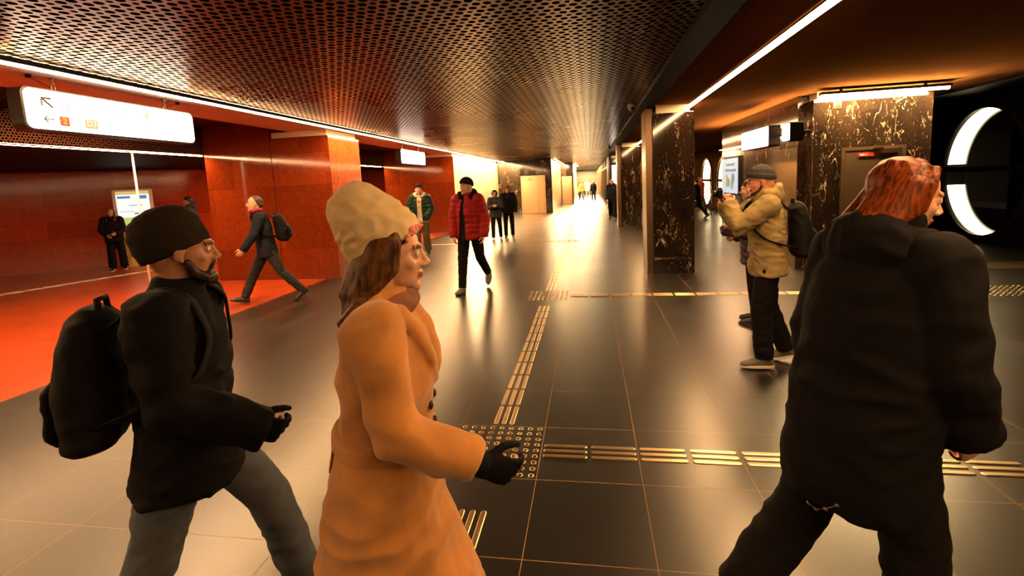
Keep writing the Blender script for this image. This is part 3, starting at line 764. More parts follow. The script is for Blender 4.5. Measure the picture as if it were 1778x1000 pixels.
def make_body(J, root, skin, lod=0, female=False, curl=None, curls=None, gloves=None):
    s = J['s']; U, Fv, Xs = J['U'], J['F'], J['Xs']; pel = J['pel']; bm = bmesh.new()
    head_bm(bm, J['hT'], lod, female)
    hc = J['hT'] @ V((0,-.030,-.035)); tube(bm, [J['nb']-U*.06*s, J['nb'], J['nb'].lerp(hc,.55), hc], [.07*s,.058*s,.053*s,.056*s], 14)
    q = lambda t, y=0: pel+U*t*s+Fv*y*s
    tube(bm, [q(-.09),q(-.02),q(.12),q(.28),q(.42),q(.485),q(.525)], [(.10*s,.07*s),(.14*s,.09*s),(.125*s,.085*s),(.14*s,.095*s),(.15*s,.085*s),(.11*s,.065*s),(.05*s,.05*s)], 16, xdir=Xs)
    for sd in (1,-1):
        sh, el, wr, d, n = J['arms'][sd]; tube(bm, [sh-Xs*sd*.05*s, sh, sh.lerp(el,.5), el, el.lerp(wr,.35), wr], [.05*s,.050*s,.043*s,.036*s,.037*s,.025*s], 10)
        if not (gloves and gloves == 'pocket'): hand_bm(bm, wr, d, n, sd, s, (curls or {}).get(sd, curl or (18,28,22)), lod=lod)
        hip, kn, an, f, u = J['legs'][sd]; tube(bm, [hip+V((0,0,.03)), hip.lerp(kn,.4), kn, kn.lerp(an,.35), an], [.075*s,.068*s,.048*s,.047*s,.032*s], 10)
        tube(bm, [an, an-f*.04*s-u*.04*s, an+f*.06*s-u*.05*s, an+f*.15*s-u*.065*s], [.034*s,.03*s,.03*s,.018*s], 8)
    vox = (.0042,.0065,.012)[lod]
    Ti = J['hT'].inverted()
    def socket(co, no):
        p = Ti @ co
        if p.y > .05:
            for sx in (-1,1):
                e = V((sx*.0315,.0765,.006)); dd = (p-e).length
                if .0135 < dd < .028 and p.z > -.016 and p.z < .022: co = co - no*.0028*s*(1-abs((dd-.020)/.008))
        return co
    o = solid('body', bm, [skin,LIP,EYW,EYI,BRW], root, vox, (5,3,2)[lod], .5, socket if lod < 2 else None)
    if lod < 2:
        vs = o.data.vertices
        for f in o.data.polygons:
            p = Ti @ f.center
            if p.y < .05 or p.z < -.09 or p.z > .06: continue
            ax = abs(p.x); e = V((.0315,.0765,.006)); de = (V((ax,p.y,p.z))-e).length
            if de < .0142 and p.z < .0135 and p.z > -.0035 and p.y > .0795: f.material_index = 3 if abs(ax-.0315) < .0055 else 2
            elif -.0755 < p.z < -.0515 and p.y > .0775 + ax*.1 and ax < .024 and p.y < .12: f.material_index = 1
            elif .0215 < p.z < .0325 and .013 < ax < .045 and p.y > .066: f.material_index = 4
    return o

def make_jacket(J, root, m, name='jacket', hem=-.16, b=1., sl=(.078,.066,.054), vox=.011, fn=None, collar=.06, hood=None, hoodm=None, sec=None, cut=None, cuff=.02, flare=1., ext=None, hdrop=0.):
    s = J['s']; U, Fv, Xs = J['U'], J['F'], J['Xs']; pel = J['pel']; bm = bmesh.new(); q = lambda t, y=0: pel+U*t*s+Fv*y*s
    sec = sec or [(hem,.195*flare,.145*flare,0),(-.02,.190,.142,0),(.12,.180,.132,.0),(.28,.190,.140,.0),(.40,.188,.128,-.005),(.475,.145,.098,-.012),(.525,.088,.082,-.005)]
    tube(bm, [q(t,y) for t,_,_,y in sec], [(rx*s*b,ry*s*b) for _,rx,ry,_ in sec], 24, xdir=Xs)
    for sd in (1,-1):
        sh, el, wr, d, n = J['arms'][sd]
        ball(bm, sh-Xs*sd*.012*s-U*.005*s, (sl[0]*1.06*s*b,)*3)
        we = wr+d*cuff*s
        tube(bm, [sh-Xs*sd*.06*s+U*.0*s, sh, sh.lerp(el,.5), el, el.lerp(we,.5), we], [sl[0]*.95*s*b,sl[0]*s*b,(sl[0]+sl[1])/2*s*b,sl[1]*s*b,(sl[1]+sl[2])/2*s*b,sl[2]*s*b], 14)
    if collar:
        c0 = J['nb']; hv = (J['hc']-c0).normalized()
        tube(bm, [c0-U*.05*s, c0, c0+(U*.6+hv*.4)*collar*s], [.092*s,.080*s,.076*s], 16)
    if ext: ext(bm, J)
    o = solid(name, bm, m, root, vox, 5, .5, fn, cut)
    if hood:
        hb = bmesh.new(); c = J['nb']-Fv*.078*s+U*(.01-hdrop)*s
        ball(hb, c, (.125*s*hood,.064*s*hood,.085*s*hood)); tube(hb, [c+Xs*.10*s+U*.03*s+Fv*.0*s, c+Xs*.115*s+Fv*.09*s+U*.035*s, J['nb']+Xs*.075*s+Fv*.085*s-U*.03*s], [.045*s,.038*s,.028*s], 10)
        tube(hb, [c-Xs*.10*s+U*.03*s, c-Xs*.115*s+Fv*.09*s+U*.035*s, J['nb']-Xs*.075*s+Fv*.085*s-U*.03*s], [.045*s,.038*s,.028*s], 10)
        tube(hb, [c-Xs*.1*s+U*.06*s, c-Fv*.03*s+U*.08*s, c+Xs*.1*s+U*.06*s], [.03*s,.035*s,.03*s], 10)
        solid('hood', hb, hoodm or m, o, vox, 5, .5, folds(.006*s, (12,12,14), 3.3))
    return o

def make_trousers(J, root, m, r=(.098,.074,.062), vox=.011, fn=None, seat=1., hemdrop=.0):
    s = J['s']; pel = J['pel']; bm = bmesh.new(); q = lambda t: pel+J['U']*t*s
    tube(bm, [q(.12),q(.04),q(-.06),q(-.11)], [(.155*s*seat,.115*s*seat),(.172*s*seat,.125*s*seat),(.165*s*seat,.125*s*seat),(.10*s,.09*s)], 20, xdir=J['Xs'])
    for sd in (1,-1):
        hip, kn, an, f, u = J['legs'][sd]; e = an-(an-kn).normalized()*(-.01-hemdrop)*s
        tube(bm, [hip+V((0,0,.04)), hip, hip.lerp(kn,.5), kn, kn.lerp(an,.5), e], [r[0]*.95*s,r[0]*s,(r[0]*.5+r[1]*.5)*s,r[1]*s,(r[1]*.5+r[2]*.5)*s,r[2]*s], 16)
    return solid('trousers', bm, m, root, vox, 4, .5, fn)

def make_shoes(J, root, m, sole, lod=0, laces=None):
    s = J['s']
    for sd in (1,-1):
        hip, kn, an, f, u = J['legs'][sd]; x = f.cross(u); bm = bmesh.new(); p = lambda a, h, w=0: an+(f*a+u*h+x*w)*s
        tube(bm, [p(-.075,-.045),p(-.05,-.042),p(0,-.035),p(.06,-.045),p(.12,-.056),p(.17,-.064),p(.195,-.070)], [(.024*s,.03*s),(.036*s,.043*s),(.041*s,.05*s),(.045*s,.042*s),(.048*s,.030*s),(.040*s,.022*s),(.018*s,.012*s)], 14, xdir=x)
        tube(bm, [p(-.008,.03),p(-.005,-.02),p(.01,-.05)], [.043*s,.044*s,.04*s], 12)
        fl = lambda co, no: co - u*min(0., (co-an).dot(u)+.076*s)
        o = solid('shoe', bm, m, root, (.006,.008,.013)[lod], 2, .5, fl)
        bm = bmesh.new(); A = []; n = 24
        for k in range(n):
            a = 2*pi*k/n; c_, s_ = cos(a), sin(a); w = .046*(1-.18*(c_ < 0)*abs(c_)) + .004
            A.append(p(.058+c_*.143, 0, s_*w))
        lo = [bm.verts.new(v-u*.087*s) for v in A]; hi = [bm.verts.new(v-u*.066*s) for v in A]
        bm.faces.new(lo); bm.faces.new(hi)
        for k in range(n): bm.faces.new((lo[k],lo[(k+1)%n],hi[(k+1)%n],hi[k]))
        mesh('sole', bm, sole, o)
        if laces and lod < 2:
            bm = bmesh.new()
            for i in range(4):
                a = .045+.022*i; h = -.004-.013*i
                tube(bm, [p(a,h-.006,-.022),p(a+.006,h+.004,0),p(a,h-.006,.022)], .0035*s, 6)
            solid('laces', bm, laces, o, .003, 1)

def make_beanie(J, root, m, name='beanie', base=(0,-.006,.030), ax=(0,-.28,.96), rad=((0,.086,.108),(.04,.090,.110),(.075,.080,.096),(.105,.050,.060),(.118,.015,.018)), cuff=None, vox=.006, amp=.002, seed=1.):
    T = J['hT']; B = V(base); A = V(ax).normalized(); bm = bmesh.new()
    tube(bm, [B+A*t for t,_,_ in rad], [(a,b) for _,a,b in rad], 28, xdir=(1,0,0)); bm.transform(T)
    o = solid(name, bm, m, root, vox*J['s'], 4, .5, folds(amp, (16,16,22), seed))
    if cuff:
        bm = bmesh.new(); tube(bm, [B-A*.004,B+A*.004,B+A*(cuff-.006),B+A*cuff], [(rad[0][1]+.003,rad[0][2]+.003),(rad[0][1]+.008,rad[0][2]+.008),(rad[1][1]+.007,rad[1][2]+.007),(rad[1][1]+.001,rad[1][2]+.001)], 28, xdir=(1,0,0)); bm.transform(T)
        solid('cuff', bm, m, o, vox*J['s'], 3, .5, folds(amp*.5, (16,16,22), seed+1))
    return o

def make_short_hair(J, root, m, p0=(0,.082,.068), nrm=(0,-.549,.836), grow=1.05, seed=2., vox=.006):
    T = J['hT']; bm = bmesh.new(); ball(bm, (0,-.016,.036), (.077*grow,.097*grow,.084*grow), seg=28, ring=18); ball(bm, (0,-.045,-.005), (.072*grow,.070*grow,.07*grow), seg=20, ring=14)
    n = V(nrm).normalized(); P = V(p0)
    bmesh.ops.bisect_plane(bm, geom=bm.verts[:]+bm.edges[:]+bm.faces[:], plane_co=P, plane_no=-n, clear_outer=True)
    es = [e for e in bm.edges if len(e.link_faces) == 1]; bmesh.ops.holes_fill(bm, edges=es)
    bm.transform(T); return solid('hair', bm, m, root, vox, 3, .5, folds(.003, (30,14,14), seed))

def make_long_hair(J, root, m, n=46, end=.30, spread=.11, seed=3, back=-.07, rr=.013, front=.035, vox=.006, sides=True):
    """strands that start at the parting, lie over the skull and fall behind the shoulders"""
    rg = random.Random(seed); T = J['hT']; bm = bmesh.new()
    ball(bm, (0,-.020,.038), (.081,.098,.086), seg=24, ring=16); ball(bm, (0,-.055,-.02), (.070,.058,.085))
    P = V((0,.080,.060)); nn = V((0,-.60,.80)).normalized()
    bmesh.ops.bisect_plane(bm, geom=bm.verts[:]+bm.edges[:]+bm.faces[:], plane_co=P, plane_no=-nn, clear_outer=True)
    bmesh.ops.holes_fill(bm, edges=[e for e in bm.edges if len(e.link_faces) == 1])
    for i in range(n):
        f = (i+.5)/n*2-1; y0 = rg.uniform(-.06,front+.03); sx = 1 if f > 0 else -1; a = abs(f)
        # over the skull, sideways then down
        az = a*pi*.5 if sides else a*pi*.42; x1 = sx*.088*sin(az+.25); y1 = -.105*cos(az)+.015*a
        pts = [V((sx*.006,y0,.122-.9*max(0,y0-.02)-.25*max(0,-y0-.03))), V((x1*.62,(y0+y1)*.5-.005,.098)), V((x1*1.02,y1*.86+.01,.045)), V((x1*1.03,y1*1.02,-.03)), V((x1*.98+rg.uniform(-.01,.01),min(y1,-.03)*1.0+back*.35,-.11)),
               V((sx*spread*(.25+.75*a)*rg.uniform(.7,1.1),back+rg.uniform(-.03,.02),-.11-end*.55)), V((sx*spread*(.2+.8*a)*rg.uniform(.6,1.15),back+rg.uniform(-.05,.03),-.11-end*rg.uniform(.85,1.05)))]
        tube(bm, pts, [rr*.6,rr,rr,rr*1.1,rr*1.1,rr,rr*.35], 7)
    bm.transform(T); return solid('hair', bm, m, root, vox, 2, .4)

def person(u, Y, heading, H, label, P, lod=1, group=None, at=None, skin=None, female=False, curls=None, body=True, gloves=None):
    """heading: degrees clockwise from the direction down the hall (0 = walking away, 90 = to the right, 180 = to the camera)"""
    if at is None:
        d = rt2*((u-889)/F)+fw; z = None
        # ground point on column u at depth Y: intersect y = Y near the floor
        lo, hi = 320., 4000.
        for _ in range(60):
            mid = (lo+hi)/2; p = pt(u, mid, Y)
            if p.z > 0: lo = mid
            else: hi = mid
        at = pt(u, (lo+hi)/2, Y)
    r = empty('person', (at[0],at[1],0), -R(heading)); tag(r, label, 'person', group)
    J = joints(H, P)
    if body: make_body(J, r, skin or SK, lod, female, curls=curls, gloves=gloves)
    return r, J

def part_of(J, root_p, name, label, cat, c):
    """root for something a person wears or carries: same turn as the person, placed at c in the person's space"""
    mw = Matrix.Translation(root_p.location) @ Matrix.Rotation(root_p.rotation_euler[2],4,'Z'); c = V(c)
    t = empty(name, mw @ c, root_p.rotation_euler[2]); tag(t, label, cat); return t

def make_backpack(J, rp, label, m, w=.30, h=.44, dp=.17, off=.262, up_=.25, m2=None, wrap=None, vox=.01, tilt=0.):
    s = J['s']; c = J['pel']+J['U']*up_*s-J['F']*off*s; t = part_of(J, rp, 'backpack', label, 'backpack', c)
    rx = Matrix.Rotation(math.atan2(J['U'].y,J['U'].z)*-1-R(tilt),3,'X').to_4x4()
    bm = bmesh.new()
    tube(bm, [(0,0,-h*.5),(0,-.005,-h*.42),(0,-.01,-h*.1),(0,.0,h*.25),(0,.012,h*.42),(0,.02,h*.5)], [(w*.40,dp*.38),(w*.50,dp*.54),(w*.52,dp*.58),(w*.48,dp*.50),(w*.40,dp*.40),(w*.2,dp*.2)], 24, xdir=(1,0,0)); bm.transform(rx)
    b = solid('bag_body', bm, m, t, vox, 4, .5, folds(.006, (9,9,12), 4.4))
    bm = bmesh.new(); tube(bm, [(0,-dp*.50,-h*.42),(0,-dp*.62,-h*.34),(0,-dp*.62,-h*.05),(0,-dp*.48,.04*h)], [(w*.30,dp*.12),(w*.36,dp*.20),(w*.36,dp*.19),(w*.30,dp*.10)], 18, xdir=(1,0,0)); bm.transform(rx); solid('front_pocket', bm, m2 or m, t, vox, 3, .5, folds(.004, (9,9,12), 6.))
    bm = bmesh.new(); tube(bm, [(-.035,dp*.25,h*.46),(-.03,dp*.22,h*.56),(.03,dp*.22,h*.56),(.035,dp*.25,h*.46)], .010, 8); bm.transform(rx); mesh('grab_handle', bm, m, t, True)
    bvh = None
    if wrap:
        bvh = BVHTree.FromPolygons([v.co for v in wrap.data.vertices], [p.vertices for p in wrap.data.polygons])
    for sd in (1,-1):
        sh = J['nb']; X = J['Xs']
        path = [J['pel']+J['U']*(up_+.16)*s-J['F']*(off-dp*.4)*s+X*sd*.09*s, J['pel']+J['U']*.50*s-J['F']*.10*s+X*sd*.10*s, J['pel']+J['U']*.53*s+X*sd*.11*s, J['pel']+J['U']*.47*s+J['F']*.13*s+X*sd*.125*s, J['pel']+J['U']*.34*s+J['F']*.16*s+X*sd*.14*s, J['pel']+J['U']*.20*s+J['F']*.06*s+X*sd*.215*s, J['pel']+J['U']*(up_-.14)*s-J['F']*(off-dp*.35)*s+X*sd*.13*s]
        dense = []
        for a, b_ in zip(path, path[1:]):
            for k in range(5): dense.append(a.lerp(b_, k/5))
        dense.append(path[-1]); out = []
        for i, p in enumerate(dense):
            if bvh and 2 < i < len(dense)-3:
                lo, no, ix, ds = bvh.find_nearest(p)
                if lo is not None: p = lo+no*.013
            out.append(p-c)
        for _ in range(2): out = [out[0]]+[(out[i-1]+out[i]*2+out[i+1])/4 for i in range(1,len(out)-1)]+[out[-1]]
        bm = bmesh.new(); tube(bm, out, [(.026*s,.006*s)]*len(out), 8, xdir=X); mesh('strap', bm, m2 or m, t, True)
    return t

def ptd(u, v, d):
    p = V((0,0,CH)) + (rt2*((u-889)/F) - up2*((v-420.2)/F) + fw)*d
    return (p.x, p.y)
WALKR = dict(legR=(-17,22,-28), legL=(24,6,10)); WALKL = dict(legL=(-17,22,-28), legR=(24,6,10))

# --- man in black with backpack, near left
r, J = person(0,0, 62, 1.70, 'near bearded man in black jacket, dark beanie and grey jeans, striding right with a backpack', dict(legR=(-17,10,-12), legL=(30,16,4), lean=3, twist=-6, armR=(4,6,56,10), armL=(-12,8,18,0), head=(10,-4,0)), 0, at=ptd(306,600,1.70), skin=SK2, curls={1:(45,55,40)})
jk = make_jacket(J, r, K['black'], hem=-.17, b=1.06, flare=1.12, sl=(.086,.080,.070), vox=.010, fn=folds(.008,(8,8,13),1.1), collar=.05, cuff=.055)
make_trousers(J, r, K['jeans'], (.102,.080,.074), .010, folds(.006,(9,9,14),2.2))
make_shoes(J, r, SHO, SOL, 1)
make_beanie(J, r, KN['brown'], base=(0,-.018,-.004), ax=(0,-.42,.91), rad=((0,.087,.114),(.045,.092,.117),(.095,.090,.112),(.138,.072,.088),(.158,.042,.052),(.166,.014,.018)), amp=.003)
for sd in (1,-1):
    sh, el, wr, d, n = J['arms'][sd]; bm = bmesh.new(); hand_bm(bm, wr, d, n, sd, J['s']*1.2, (45,50,40) if sd > 0 else (18,28,22)); tube(bm, [wr-d*.06,wr+d*.02], .040, 12); solid('glove', bm, K['black'], r, .0048, 2)
bm = bmesh.new(); T = J['hT']
tube(bm, [(-.066,.012,-.03),(-.056,.035,-.075),(-.028,.074,-.098),(0,.088,-.104),(.028,.074,-.098),(.056,.035,-.075),(.066,.012,-.03)], [.012,.018,.020,.021,.020,.018,.012], 10); tube(bm, [(-.026,.084,-.066),(-.02,.094,-.048),(0,.100,-.044),(.02,.094,-.048),(.026,.084,-.066)], [.008,.007,.006,.007,.008], 8); tube(bm, [(-.03,.074,-.085),(0,.086,-.088),(.03,.074,-.085)], .015, 8)
bm.transform(T); solid('beard', bm, HB, r, .0055, 2, .5, folds(.002,(40,40,25),3))
make_backpack(J, r, 'slim black backpack worn by the near man in black', K['black2'], .31, .47, .15, .26, .24, wrap=jk)

# --- woman in camel coat and cream hat, near centre
def belt_of(J, root, m, t=.10, rx=.190, ry=.163):
    s = J['s']; bm = bmesh.new(); c = J['pel']+J['U']*t*s
    tube(bm, [c-J['U']*.026*s,c-J['U']*.022*s,c+J['U']*.022*s,c+J['U']*.026*s], [(rx*.97*s,ry*.97*s),(rx*s,ry*s),(rx*s,ry*s),(rx*.97*s,ry*.97*s)], 28, xdir=J['Xs'])
    b = solid('belt', bm, m, root, .007, 2, .5)
    return b, c
r, J = person(0,0, 74, 1.66, 'near woman in belted camel coat and tall cream knit hat with pink flowers, walking right', dict(legR=(-14,14,-20), legL=(22,8,8), lean=4, twist=-4, armR=(12,10,50,8), armL=(-16,10,14,0), head=(2,-3,0)), 0, at=ptd(655,620,1.45), female=True, body=True, curls={1:(30,40,30)})
sec = [(-.54,.275,.300,.045),(-.40,.250,.262,.03),(-.25,.222,.220,.015),(-.10,.205,.180,.005),(.02,.185,.155,.0),(.11,.165,.138,.0),(.20,.172,.142,.004),(.32,.182,.145,.006),(.41,.176,.125,0),(.475,.138,.096,-.012),(.525,.088,.082,-.005)]
def coat_ext(bm, J):
    s, U, Fv, Xs, pel = J['s'], J['U'], J['F'], J['Xs'], J['pel']; q = lambda x, t, y: pel+U*t*s+Fv*y*s+Xs*x*s
    for sd in (1,-1):   # lapels and storm collar
        tube(bm, [q(sd*.075,.53,-.02),q(sd*.085,.505,.06),q(sd*.075,.44,.115),q(sd*.045,.36,.150),q(sd*.02,.27,.158)], [(.030*s,.016*s),(.034*s,.017*s),(.040*s,.014*s),(.034*s,.013*s),(.012*s,.010*s)], 10, xdir=Xs)
        sh, el, wr, d, n = J['arms'][sd]; c = el.lerp(wr,.80); tube(bm, [c,c+(wr-el)*.10], .066*s, 14)
    tube(bm, [q(-.085,.535,.0),q(-.05,.55,-.075),q(.05,.55,-.075),q(.085,.535,.0)], [.030*s]*4, 10)
ct = make_jacket(J, r, K['camel'], name='coat', sec=sec, sl=(.080,.071,.060), vox=.009, fn=folds(.012,(6,6,8),5.2), collar=.045, cuff=-.01, ext=coat_ext)
b_, c_ = belt_of(J, r, K['camel'])
bm = bmesh.new(); s = J['s']; q = lambda x,z,y: c_+J['Xs']*x*s+J['F']*y*s+V((0,0,z*s)); tube(bm, [q(-.03,0,-.148),q(-.05,-.06,-.175),q(-.055,-.17,-.20)], [(.026*s,.008*s)]*3, 8, xdir=J['Xs']); solid('belt_tail', bm, K['camel'], b_, .007, 2)
bm = bmesh.new(); box(bm, c_+J['F']*.150*s-J['Xs']*.03*s-V((0,0,.03*s)), c_+J['F']*.165*s+J['Xs']*.03*s+V((0,0,.03*s)), .006); mesh('buckle', bm, M['dark_metal'], b_)
for i, (x, t) in enumerate(((.05,.02),(.05,.20),(.05,.30),(-.04,.02),(-.04,.2),(-.04,.3))):
    bm = bmesh.new(); y = .150 if t > .15 else .162; ball(bm, J['pel']+J['U']*t*s+J['F']*y*s+J['Xs']*x*s, (.014,.007,.014)); mesh('button', bm, M['dark_metal'], ct, True)
make_trousers(J, r, K['char'], (.085,.066,.058), .012, None, .92); make_shoes(J, r, SHG, SOL, 1)
make_long_hair(J, r, HB2, n=44, end=.13, spread=.14, seed=5, back=-.10, rr=.020, vox=.006)
ht = make_beanie(J, r, KN['cream'], base=(0,-.002,.018), ax=(0,-.62,.78), rad=((0,.090,.112),(.04,.097,.122),(.09,.096,.114),(.14,.090,.098),(.19,.076,.080),(.222,.050,.054),(.232,.016,.018)), amp=.006, seed=7.)
hb = BVHTree.FromPolygons([v.co for v in ht.data.vertices], [p.vertices for p in ht.data.polygons])
for i, (x, y, z) in enumerate(((.060,.10,.050),(.035,.12,.060),(.078,.075,.040),(.066,.09,.078),(.030,.12,.088),(.0,.13,.060),(.05,.11,.070))):
    lo, no, ix, ds = hb.find_nearest(J['hT'] @ V((x,y,z))); tx = no.orthogonal().normalized(); ty = no.cross(tx); bm = bmesh.new()
    rm = Matrix((tx,ty,no)).transposed()
    for k in range(5): ball(bm, lo+tx*cos(k*1.257)*.008+ty*sin(k*1.257)*.008+no*.001, (.0075,.0075,.004), rm, seg=8, ring=6)
    mesh('embroidered_flower', bm, cloth('pink thread %d' % i, (.62,.16,.16) if i % 2 else (.7,.28,.22)), ht, True)
bm = bmesh.new(); c = J['nb']+J['F']*.010+V((0,0,-.018))
for dz, rr_, w_ in ((0,.080,.020),(.024,.074,.017)): tube(bm, [c+V((cos(2*pi*k/16)*rr_, sin(2*pi*k/16)*(rr_-.002), dz+.012*sin(2*pi*k/16))) for k in range(17)], w_, 10)
solid('scarf', bm, K['pink'], r, .008, 3, .5, folds(.006,(14,14,30),8.))
for sd in (1,-1):
    sh, el, wr, d, n = J['arms'][sd]; bm = bmesh.new(); hand_bm(bm, wr, d, n, sd, J['s']*1.16, (30,40,30) if sd > 0 else (18,28,22)); tube(bm, [wr-d*.05,wr+d*.02], .036, 12); solid('glove', bm, K['black'], r, .0048, 2)

# --- red haired person in black anorak, near right
r, J = person(0,0, 76, 1.76, 'near copper-haired person in big black anorak seen from behind, walking off to the right', dict(legR=(14,10,4), legL=(-14,22,-20), lean=8, twist=4, armR=(2,6,22,4), armL=(-8,10,16,0), head=(-16,-14,0)), 0, at=ptd(1500,600,1.60), curls={1:(35,45,35)})
jk = make_jacket(J, r, K['black'], name='anorak', sec=[(-.34,.205,.180,0),(-.26,.222,.192,0),(-.05,.226,.188,0),(.12,.222,.182,-.005),(.28,.218,.175,-.01),(.40,.205,.150,-.015),(.475,.155,.108,-.02),(.535,.098,.090,-.005)], sl=(.096,.092,.080), vox=.010, fn=folds(.010,(6,6,9),9.1), collar=.095, cuff=.0, hood=1.28, hoodm=K['black'], hdrop=.03)
make_trousers(J, r, K['black2'], (.112,.092,.086), .010, folds(.008,(8,8,12),3.9)); make_shoes(J, r, SHO, SOL, 1)
make_long_hair(J, r, HR, n=52, end=.03, spread=.095, seed=9, back=-.105, rr=.013, vox=.0055)
s = J['s']; bm = bmesh.new(); pts = [J['pel']+V((-.02+.03*i, -.19-.02*sin(i*.7), -.28-.055*sin(i*.63))) for i in range(6)]
for a in pts: ball(bm, a, (.010,.006,.008), seg=8, ring=6)
tube(bm, pts, .003, 6); solid('belt_chain', bm, M['steel'], r, .004, 0)

# --- man in beige jacket with backpack, lifting a camera to his face
r, J = person(1330,4.42, -80, 1.75, 'man in khaki beige jacket and grey beanie raising a dark camera to his mouth', dict(legL=(8,12,0), legR=(-3,18,-14), lean=3, armL=(52,6,112,34), armR=(56,4,104,36), head=(4,-8,0)), 0, skin=SKR, curls={1:(40,45,35),-1:(40,45,35)})
jk = make_jacket(J, r, K['beige'], hem=-.13, b=1.05, sl=(.086,.078,.062), vox=.010, fn=folds(.010,(9,9,15),4.2), collar=.07, cuff=.0, hood=1.05)
make_trousers(J, r, K['black'], (.102,.082,.074), .010, folds(.006,(9,9,13),4.)); make_shoes(J, r, SHG, SOLW, 0, LAC)
make_beanie(J, r, KN['grey'], base=(0,-.008,.026), ax=(0,-.25,.97), cuff=.04, seed=3.)
bm = bmesh.new(); T = J['hT']; tube(bm, [(-.064,.012,-.035),(-.054,.037,-.075),(0,.082,-.102),(.054,.037,-.075),(.064,.012,-.035)], [.010,.014,.017,.014,.010], 8); bm.transform(T); solid('beard', bm, HB, r, .006, 2)
make_backpack(J, r, 'black backpack on the man in the khaki beige jacket', K['black2'], .30, .46, .15, .245, .24, wrap=jk)
wm = (J['arms'][1][2]+J['arms'][1][3]*.09+J['arms'][-1][2]+J['arms'][-1][3]*.09)/2
t = part_of(J, r, 'camera', 'small black camera held in both hands by the man in khaki beige', 'camera', wm+V((0,.035,.01)))
bm = bmesh.new(); box(bm, (-.06,-.022,-.038), (.06,.022,.038), .008); box(bm, (-.02,-.018,.036), (.02,.018,.055), .005); mesh('camera_body', bm, M['black'], t)
bm = bmesh.new(); tube(bm, [(0,.02,0),(0,.06,0),(0,.062,0)], [.030,.030,.024], 20); mesh('lens', bm, M['dark_metal'], t, True)

# --- person half hidden behind him
r, J = person(1309,5.7, -60, 1.64, 'person in dark purple puffer jacket standing mostly hidden behind the man in khaki beige', dict(legR=(2,4,0), legL=(-2,4,0), armL=(12,10,80,30), armR=(6,8,60,40), head=(0,-5,0)), 1)
make_jacket(J, r, K['purple'], hem=-.2, b=1.08, sl=(.088,.080,.066), vox=.013, fn=folds(.006,(9,9,12),5.5,None,(.075,.010,.02)), collar=.06, hood=1.)
make_trousers(J, r, K['black'], vox=.013); make_shoes(J, r, SHO, SOL, 2); make_short_hair(J, r, HB)

# --- walking man on the left
r, J = person(473,6.90, -124, 1.80, 'balding man in dark jacket and magenta scarf striding left along the red pier', dict(legR=(27,2,12), legL=(-24,16,-30), lean=7, twist=8, armL=(24,12,14,2), armR=(-24,8,14,0), head=(0,4,0)), 0)
jk = make_jacket(J, r, K['navy'], hem=-.15, vox=.010, fn=folds(.006,(9,9,14),6.1), collar=.045)
make_trousers(J, r, K['char'], (.094,.072,.062), .010, folds(.006,(9,9,14),6.6)); make_shoes(J, r, SHO, SOL, 1)
make_short_hair(J, r, HG, (0,.02,.098), (0,-.72,.45), 1.045)
bm = bmesh.new(); c = J['nb']+V((0,.02,.035)); tube(bm, [c+V((cos(a)*.078,sin(a)*.075+.0,.012*sin(a*2))) for a in [2*pi*k/12 for k in range(13)]], .028, 10); tube(bm, [c+V((.02,.075,-.02)), c+V((.02,.10,-.09))], [(.035,.02),(.03,.012)], 10, xdir=(1,0,0)); solid('scarf', bm, K['scarf'], r, .008, 3, .5, folds(.005,(14,14,30),1.))
make_backpack(J, r, 'black backpack on the balding man by the red pier', K['black2'], .30, .44, .18, .262, .25, wrap=jk)

# --- man in red jacket
r, J = person(822,7.50, 186, 1.85, 'man in open dark red jacket and black beanie walking toward us past the bright wall', dict(legR=(12,2,2), legL=(-14,34,-48), lean=2, armR=(3,13,12,4), armL=(-4,15,14,4), head=(-28,2,0)), 0)
wopen = lambda c: c.y > .0 and abs(c.x-.045-.05*(J['nb'].z-c.z)) < .016+.075*max(0,J['nb'].z+.02-c.z) and c.z < J['nb'].z+.01
jk = make_jacket(J, r, K['red'], hem=-.12, b=1.10, sl=(.088,.076,.066), vox=.010, fn=folds(.005,(8,8,12),7.1,None,(.085,.007,.03)), collar=.06, cut=wopen, hood=1.05, hoodm=K['black'])
make_jacket(J, r, K['black'], name='sweater', hem=-.13, b=1.0, sl=(.06,.05,.045), vox=.012, collar=.03)
make_trousers(J, r, K['black'], (.098,.074,.058), .010, folds(.006,(9,9,14),7.6)); make_shoes(J, r, SHG, SOL, 0, LAC)
make_beanie(J, r, KN['black'], base=(0,-.008,.032), ax=(0,-.2,.98), cuff=.045)

# --- man in green puffer
r, J = person(735,11.6, 168, 1.80, 'man in shiny dark green puffer jacket and olive trousers standing with hands in pockets', dict(legR=(3,3,0), legL=(-6,14,-10), lean=0, armR=(4,20,22,26), armL=(4,20,22,26), head=(6,10,0)), 1, gloves='pocket')
wopen = lambda c: c.y > .02 and abs(c.x+.005) < .055+.02*(1.3-c.z) and c.z < J['nb'].z+.03
make_jacket(J, r, K['green'], hem=-.08, b=1.10, sl=(.095,.086,.070), vox=.011, fn=folds(.004,(8,8,12),8.1,None,(.085,.014,.015)), collar=.05, cut=wopen)
make_jacket(J, r, K['oat'], name='hoodie', hem=-.12, b=1.0, sl=(.06,.05,.045), vox=.012, collar=.04, hood=1.0, fn=folds(.004,(10,10,14),8.))
obj_p = bmesh.new(); ball(obj_p, J['pel']+J['U']*.40+J['F']*.137+V((-.01,0,0)), (.035,.006,.03)); mesh('hoodie_print', obj_p, K['rust'], r, True)
make_trousers(J, r, K['olive'], (.104,.088,.084), .012, folds(.007,(8,8,12),8.8)); make_shoes(J, r, SHO, SOLW, 1)
make_beanie(J, r, KN['black'], base=(0,-.008,.036), ax=(0,-.22,.98), cuff=.035)

